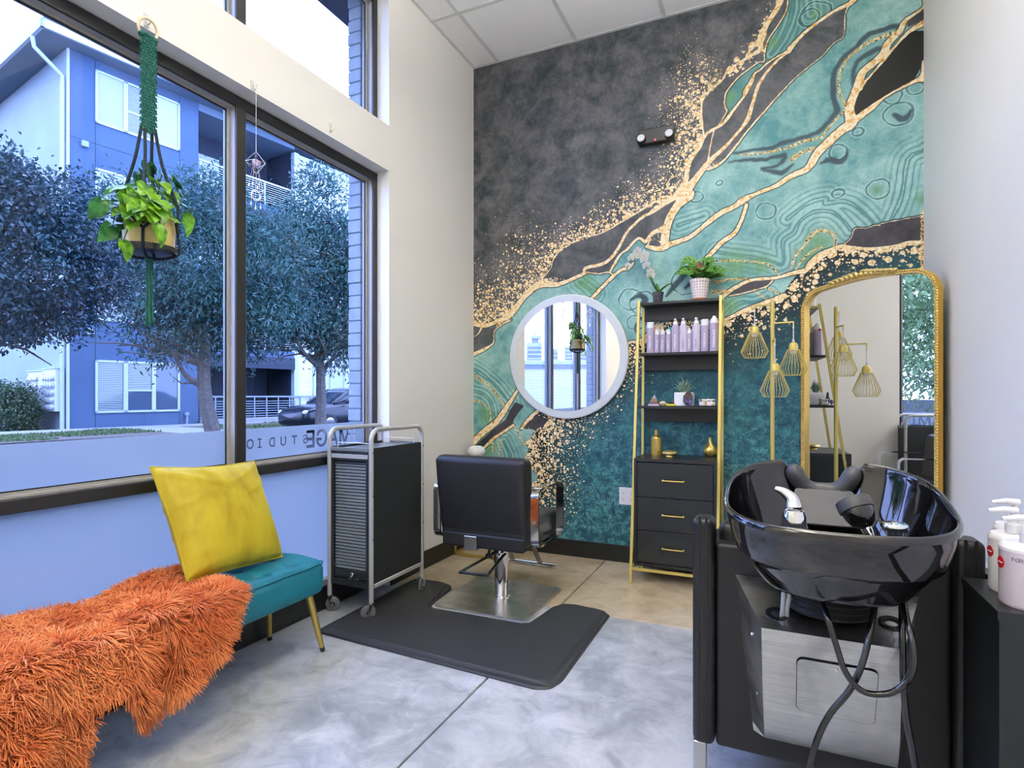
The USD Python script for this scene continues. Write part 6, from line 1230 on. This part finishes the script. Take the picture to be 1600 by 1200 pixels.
sa = np.array([-.36, .42, .83]); sa /= np.linalg.norm(sa); sx_ = np.cross((0, 1, 0), sa); sx_ /= np.linalg.norm(sx_); sy_ = np.cross(sa, sx_)
sp_ = part(bs, 'spray_head', axes(lathe([(0, -.032), (.012, -.030), (.024, -.020), (.031, -.004), (.033, .010), (.031, .016), (0, .016)], n=36), sx_, sy_, sa, h0), 'black_gloss', smooth=60)
part(sp_, 'rubber_ring', axes(lathe([(.028, .012), (.0365, .012), (.0375, .016), (.0365, .036), (.033, .039), (.022, .039), (.022, .030), (0, .030)], n=36), sx_, sy_, sa, h0), 'grey_gel', smooth=35)
part(sp_, 'grip', tube([h0 - sa * .030, h0 - sa * .05 + np.array([.004, 0, -.01]), h0 - sa * .07 + np.array([.008, 0, -.03])], [.013, .010, .010], 16), 'chrome')
# hoses below the basin
def hose(name, pts, r, mat, label, Y=-2.36):
    P = np.array([on_y(a, b, (c if c else Y)) for a, b, c in pts]); return single(name, tube(catmull(P, 8), r, 12), mat, label, 'hose', smooth=True)
hose('hose', [(1276, 922, -2.27), (1292, 962, -2.34), (1307, 1010, -2.36), (1322, 1052, -2.37), (1348, 1080, -2.37), (1385, 1084, -2.37), (1414, 1068, -2.37), (1427, 1040, -2.365), (1426, 1005, -2.35), (1416, 965, -2.32), (1410, 930, -2.27)], .0068, 'black_gloss', 'black spray hose hanging in a U-shaped loop under the basin')
hose('hose', [(1368, 935, -2.25), (1360, 985, -2.30), (1346, 1040, -2.33), (1326, 1080, -2.34), (1297, 1115, -2.345), (1277, 1155, -2.35), (1266, 1200, -2.35), (1262, 1250, -2.35), (1262, 1320, -2.33)], .0072, 'black_gloss', 'black drain hose snaking down across the access panel')
hose('hose', [(1409, 935, -2.25), (1410, 1000, -2.29), (1411, 1060, -2.30), (1416, 1120, -2.31), (1426, 1175, -2.32), (1434, 1230, -2.32), (1440, 1330, -2.30)], .0068, 'black_gloss', 'straight black hose at the right edge of the pedestal')
for a, b, lab in ((1224, 1224, 'braided steel water hose on the left'), (1233, 1231, 'braided steel water hose beside the left one')): hose('braided_hose', [(a + 4, 898, -2.22), (a + 1, 925, -2.225), (b - 1, 950, -2.23), (b - 2, 966, -2.228)], .0062, 'braid', lab + ', rising from the pedestal grommet')

# black stand on the right with pump bottles
cb = thing('stand', 'black stand between the shampoo chair and the right wall', 'stand', (2.66, -2.25, 0))
stq = Polygon([(2.484, -2.354), (2.828, -2.354), (2.828, -2.0), (2.546, -2.0), (2.546, -2.108), (2.484, -2.108)])
part(cb, 'body', prism(stq.buffer(-.003, join_style=2), 0, .671), 'black_wood', smooth=False)
part(cb, 'top', prism(stq, .6711, .690), 'black_wood', smooth=False)
def pump_bottle(x, y, r, h, label, txt):
    t = thing('pump_bottle', label, 'pump bottle', (x, y, .690), group='pump bottles on the black stand')
    part(t, 'body', lathe([(0, 0), (r * .94, 0), (r, .006), (r, h - .006), (0, h - .006)], n=40), 'lavender_light' if txt else 'bottle_white', world=False)
    part(t, 'lid', lathe([(0, h - .0059), (r * 1.015, h - .0059), (r * 1.015, h), (r * .9, h + .008), (0, h + .010)], n=40), 'bottle_white', world=False)
    pu = part(t, 'pump', [lathe([(0, h + .010), (.016, h + .010), (.016, h + .030), (.008, h + .033), (.006, h + .055), (0, h + .055)], n=20)], 'clear_plastic', world=False)
    part(pu, 'spout', tube([(.006, 0, h + .060), (-.020, -.004, h + .062), (-.048, -.008, h + .058)], [.008, .007, .0045], 12), 'bottle_white', world=False)
    ang = math.atan2(CAM[1] - y, CAM[0] - x); e = np.array([math.cos(ang), math.sin(ang), 0]); sdx = np.array([-e[1], e[0], 0])
    if txt:
        for s_, hh, z, m in (('FORMULA18', .0078, h * .80, 'ink_grey'), ('MASK', .0042, h * .70, 'ink_grey')):
            for i_, chh in enumerate(s_):
                a2 = ang + (i_ - (len(s_) - 1) / 2) * hh * .86 / r; e2 = np.array([math.cos(a2), math.sin(a2), 0]); part(t, 'lettering', axes(xf(meshkit.text_mesh(chh, hh, .0012, False), (-hh * .35, 0, 0)), (-e2[1], e2[0], 0), (0, 0, 1), e2, e2 * (r - .0005) + UP * z), m, smooth=False, world=False)
        part(t, 'small_print', [axes(box(-r * .42, r * (.30 + .10 * ((k * 7) % 3) / 2), -.0006, .0006, 0, .0006), sdx, (0, 0, 1), e, e * r * .92 + UP * (h * .62 - .0042 * k)) for k in range(0)] or axes(box(-.001, .001, -.0005, .0005, 0, .0005), sdx, (0, 0, 1), e, e * r * .999 + UP * h * .6), 'ink_grey', smooth=False, world=False)
    a3 = ang - 1.15; e3 = np.array([math.cos(a3), math.sin(a3), 0]); em_ = part(t, 'emblem', axes(lathe([(0, -.003), (.0125, -.003), (.0125, .0006), (0, .0006)], n=26), (-e3[1], e3[0], 0), (0, 0, 1), e3, e3 * (r - .0003) + UP * h * .72), 'red_print', world=False)
    part(em_, 'bar', axes(box(-.008, .008, -.0012, .0012, 0, .001), (-e3[1], e3[0], 0), (0, 0, 1), e3, e3 * (r + .0002) + UP * h * .72), 'bottle_white', smooth=False, world=False)
pump_bottle(2.556, -2.286, .050, .122, 'nearest lilac pump bottle with printed lettering on the black stand', True)
pump_bottle(2.560, -2.188, .045, .122, 'white pump bottle in the middle, behind the lilac one', False)
pump_bottle(2.595, -2.085, .042, .126, 'hindmost white pump bottle against the chair arm', False)

# ============================================================ HANGING PLANT, HOOKS, SUNCATCHERS
def hook(y, z, label):
    t = thing('wall_hook', label, 'wall hook', (0, y, z))
    part(t, 'plate', rbox(.0005, .004, y - .009, y + .009, z - .022, z + .026, .0016, .01), 'clear_plastic', smooth=True)
    part(t, 'hook', tube(catmull([(.004, y, z + .004), (.012, y, z - .014), (.022, y, z - .012), (.026, y, z + .004)], 5), .0032, 8), 'clear_plastic'); return t
hook(-2.497, 2.487, 'clear adhesive hook holding the wooden macrame ring')
hook(-2.033, 2.478, 'clear adhesive hook holding the crystal suncatcher thread')
hook(-1.551, 2.502, 'empty clear adhesive hook nearest the mural')
hook(-3.02, 2.478, 'clear adhesive hook holding the farther suncatcher, seen in the round mirror')
hx, hy = .030, -2.507
hg = thing('plant_hanger', 'dark green macrame plant hanger on a wooden ring, hung on the window header', 'plant hanger', (hx, hy, 1.70))
rth = np.linspace(0, 2 * math.pi, 40, endpoint=False)
part(hg, 'ring', tube(np.c_[hx - .004 + .006 * np.sin(rth), hy + .034 * np.cos(rth), 2.446 + .034 * np.sin(rth)], .0052, 10, closed=True), 'wood_ring', smooth=True)
kn = []; W_, H0, H1 = .062, 2.075, 2.418
for r_ in range(30):
    z = H1 - (r_ + .5) * (H1 - H0) / 30; n_k = 6 if r_ % 2 == 0 else 5
    for k in range(n_k):
        y = hy + (k - (n_k - 1) / 2) * W_ / 6; kn.append(ball((hx, y, z), .0056, 1, (.8, .95, 1.05)))
        for sg in (-1, 1): kn.append(tube([(hx, y, z), (hx, y + sg * W_ / 12, z - (H1 - H0) / 30)], .0026, 5))
part(hg, 'knotted_band', kn, 'macrame', smooth=True, kind='stuff')
part(hg, 'top_loop', tube(catmull([(hx, hy - .030, 2.410), (hx, hy - .018, 2.420), (hx, hy + .018, 2.420), (hx, hy + .030, 2.410)], 5), .008, 8), 'macrame', smooth=True)
pc = np.array([hx + .005, hy, 1.648]); PR, PH = .083, .118
for k in range(4):
    a = math.pi / 4 + k * math.pi / 2; e = np.array([math.cos(a), math.sin(a), 0]); y0 = hy + math.copysign(.019, e[1]) + math.copysign(.006, e[0])
    part(hg, 'cord', [tube(catmull([(hx, y0, 2.085), (hx + e[0] * .03, y0 + e[1] * .018, 1.96), tuple(pc + e * (PR + .006) + UP * (PH + .05))], 6), .0055, 8), tube([pc + e * (PR + .006) + UP * (PH + .05), pc + e * (PR + .007) + UP * .075], .0045, 8)], 'macrame_dark', smooth=True)
    for sg in (-1, 1):
        e2 = np.array([math.cos(a + sg * math.pi / 4), math.sin(a + sg * math.pi / 4), 0]); part(hg, 'basket_cord', tube([pc + e * (PR + .007) + UP * .075, pc + e2 * (PR + .005) + UP * (.095 if sg > 0 else .0955)], .0038, 7) if False else tube(catmull([pc + (e * .5 + e2 * .5) * (PR + .013) * 1.08 + UP * .098, pc + e * (PR + .007) + UP * .06], 3), .0042, 7), 'macrame_dark', smooth=True)
    part(hg, 'base_cord', tube(catmull([pc + e * (PR + .007) + UP * .06, pc + e * (PR + .010) + UP * .0, pc + e * .05 - UP * .024, pc - UP * .028], 5), .005, 8), 'macrame_dark', smooth=True)
part(hg, 'base_tray', lathe([(0, -.010), (PR + .006, -.010), (PR + .008, -.006), (PR + .008, .012), (PR + .004, .012), (PR + .003, -.002), (0, -.002)], pc, 40), 'black_plastic', smooth=40)
tl = []
for k in range(14):
    a = k * 2.4; e = np.array([math.cos(a), math.sin(a), 0]); r_ = .004 + .006 * (k % 3) / 2
    tl.append(tube(catmull([pc - UP * .028 + e * r_, pc - UP * .10 + e * r_ * .9, pc - UP * .20 + e * r_ * 1.1, pc - UP * (.255 + .006 * (k % 4)) + e * r_ * 1.5], 4), .0028, 6))
part(hg, 'tassel', tl, 'macrame', smooth=True, kind='stuff')
part(hg, 'tassel_knot', ball(pc - UP * .032, .016, 2, (1, 1, .8)), 'macrame')
po = thing('potted_pothos', 'trailing pothos in a cream pot held by the green macrame hanger', 'potted plant', pc)
part(po, 'pot', lathe([(0, -.0018), (PR - .010, -.0018), (PR - .004, .006), (PR, PH), (PR - .006, PH), (PR - .010, PH - .02), (0, PH - .02)], pc, 44), 'cream_ceramic', smooth=40)
part(po, 'soil', cyl(pc + UP * (PH - .017), PR - .011, .005), 'soil')
def heart_leaf(c, d, up, L):
    """A folded heart-shaped leaf from its stalk end c along d."""
    d = d / np.linalg.norm(d); s = np.cross(d, up); s /= np.linalg.norm(s); n_ = np.cross(s, d); t = np.linspace(0, 1, 10)
    w_ = L * .40 * np.array([.30, .72, .95, 1.0, .93, .80, .62, .42, .20, .0]); back = L * np.array([-.13, -.12, -.02, 0, 0, 0, 0, 0, 0, 0])
    k = np.array([-1, -.55, 0, .55, 1.0]); V = []
    for i_ in range(10):
        for q_ in k: V.append(c + d * (t[i_] * L + back[i_] * abs(q_) * 1.4) + s * q_ * w_[i_] + n_ * (abs(q_) * w_[i_] * .22 - .30 * L * t[i_] ** 2 + .03 * L * math.sin(i_ * 1.3 + q_)))
    i_ = np.arange(9)[:, None] * 5; j_ = np.arange(4)[None]; return np.array(V), np.stack([i_ + j_, i_ + j_ + 1, i_ + j_ + 6, i_ + j_ + 5], -1).reshape(-1, 4)
rl_ = random.Random(9); root_ = pc + UP * (PH + .0)
def toimg(px, py, x): return on_x(px, py, x)
spots = [(205,300,.07),(222,288,.03),(238,296,.09),(255,302,.10),(268,308,.07),(212,316,.12),(228,318,.15),(246,320,.16),(262,322,.13),(276,318,.06),(196,312,.06),(188,330,.05),(200,332,.10),(216,336,.15),(236,338,.17),(252,336,.16),(268,340,.12),(180,318,.00),(168,322,-.02),(232,276,.02),(247,282,.00),(215,281,-.02),(260,292,.0),(282,330,.02),(205,350,.10),(248,352,.14),(190,352,.02),(240,308,.14),(222,305,.12),(284,300,.0),(160,326,.02)]
tails = [((293, 345, .03), 1.15, (0, .35, -1)), ((154, 323, .04), 1.0, (-.1, -.4, -.9)), ((172, 360, .02), 1.0, (.1, -.5, -.6)), ((196, 386, .09), .95, (.4, .15, -.9)), ((253, 378, .17), .55, (.2, .1, -1)), ((248, 360, .19), 1.0, (.3, .2, -.8))]
stems = []
spots += [(172, 300, .02), (162, 312, .0), (150, 336, .02), (292, 312, .02), (296, 326, .04), (178, 346, .03), (276, 288, .0), (196, 296, .02)]
more = [(px + rl_.uniform(-14, 14), py + rl_.uniform(-12, 12), x + rl_.uniform(-.03, .03)) for px, py, x in spots if 185 < px < 280]
for px, py, x in spots + more:
    c = toimg(px, py, x); o = c - root_; d = np.array([o[0] + .02, o[1], 0]); d = d / max(np.linalg.norm(d), 1e-3); d = d * .8 + np.array([rl_.uniform(-.2, .4), rl_.uniform(-.5, .5), rl_.uniform(-.75, -.1)])
    part(po, 'leaf', heart_leaf(c - d / np.linalg.norm(d) * .03, d, UP + np.array([.5, 0, 0]) + np.array([rl_.uniform(-.3, .3), rl_.uniform(-.3, .3), 0]), rl_.uniform(.050, .076)), 'pothos' if x > .04 else 'pothos_dark', smooth=True)
    stems.append(tube(catmull([root_ + np.array([rl_.uniform(-.04, .04), rl_.uniform(-.04, .04), -.015]), root_ * .5 + c * .5 + UP * .02, c - d / np.linalg.norm(d) * .03], 4), .0018, 5))
for (px, py, x), s_, d in tails:
    c = toimg(px, py, x); d = np.array(d); part(po, 'leaf', heart_leaf(c - d * .02, d, np.array([1.0, .1, .4]), .072 * s_), 'pothos' if px > 190 else 'pothos_dark', smooth=True)
    sd_ = (c - pc); sd_[2] = 0; sd_ /= np.linalg.norm(sd_); stems.append(tube(catmull([root_ - UP * .01 + sd_ * .05, root_ + sd_ * (PR + .012) + UP * .012, (root_ + sd_ * (PR + .02)) * .5 + c * .5, c - d * .02], 4), .0018, 5))
part(po, 'stems', stems, 'stem_green', smooth=True, kind='stuff')

def suncatcher(y, label):
    z0 = 2.19; o = np.array([.026, y, 0]); t = thing('suncatcher', label, 'suncatcher', (.026, y, 1.93))
    part(t, 'thread', [rod(o + UP * 2.477, o + UP * z0, .0011, 5), tube(catmull([o + UP * 2.468 + np.array([.0, 0, 0]), o + UP * 2.474 + np.array([0, .006, 0]), o + UP * 2.479], 3), .0012, 5)], 'thread_white')
    c = o + UP * 2.138; v = [c + UP * .052, c + np.array([.032, .022, .002]), c + np.array([-.032, .040, -.004]), c + np.array([-.030, -.030, .006]), c + np.array([.034, -.036, -.002]), c - UP * .046]
    for a, b in ((0, 1), (0, 2), (0, 3), (0, 4), (5, 1), (5, 2), (5, 3), (5, 4), (1, 2), (2, 3), (3, 4), (4, 1)): part(t, 'frame_wire', rod(v[a], v[b], .0014, 6), 'chrome')
    part(t, 'quartz', rock(c - UP * .018, .018, 12, (.9, 1, .95)), 'rose_quartz', smooth=False)
    part(t, 'stone_wire', rod(v[0], c + UP * .016, .001, 5), 'chrome')
    rz = 2.012; th = np.linspace(0, 2 * math.pi, 28, endpoint=False)
    part(t, 'crystal_ring', tube(np.c_[o[0] + .004 * np.sin(th), y + .022 * np.cos(th), rz - .012 + .020 * np.sin(th)], .0045, 7, closed=True), 'crystal_clear', smooth=True)
    for k, (dy, zz) in enumerate(((-.034, 2.035), (-.018, 2.045), (.004, 2.035), (.020, 2.055), (.034, 2.03), (-.03, 1.955), (.0, 1.945), (.024, 1.955))):
        part(t, 'crystal', lathe([(0, -.012), (.0045, -.002), (.003, .004), (0, .008)], o + np.array([.004 * ((k % 3) - 1), dy, zz]), 7), 'crystal_clear', smooth=False)
        part(t, 'crystal_wire', rod(o + np.array([.004 * ((k % 3) - 1), dy, zz + .008]), (v[4] if dy < -.01 else v[2] if dy > .01 else v[5]), .0006, 4), 'thread_white')
suncatcher(-2.035, 'crystal suncatcher in a wire diamond hanging before the middle mullion')
suncatcher(-3.02, 'second crystal suncatcher, seen in the round mirror right of the plant')
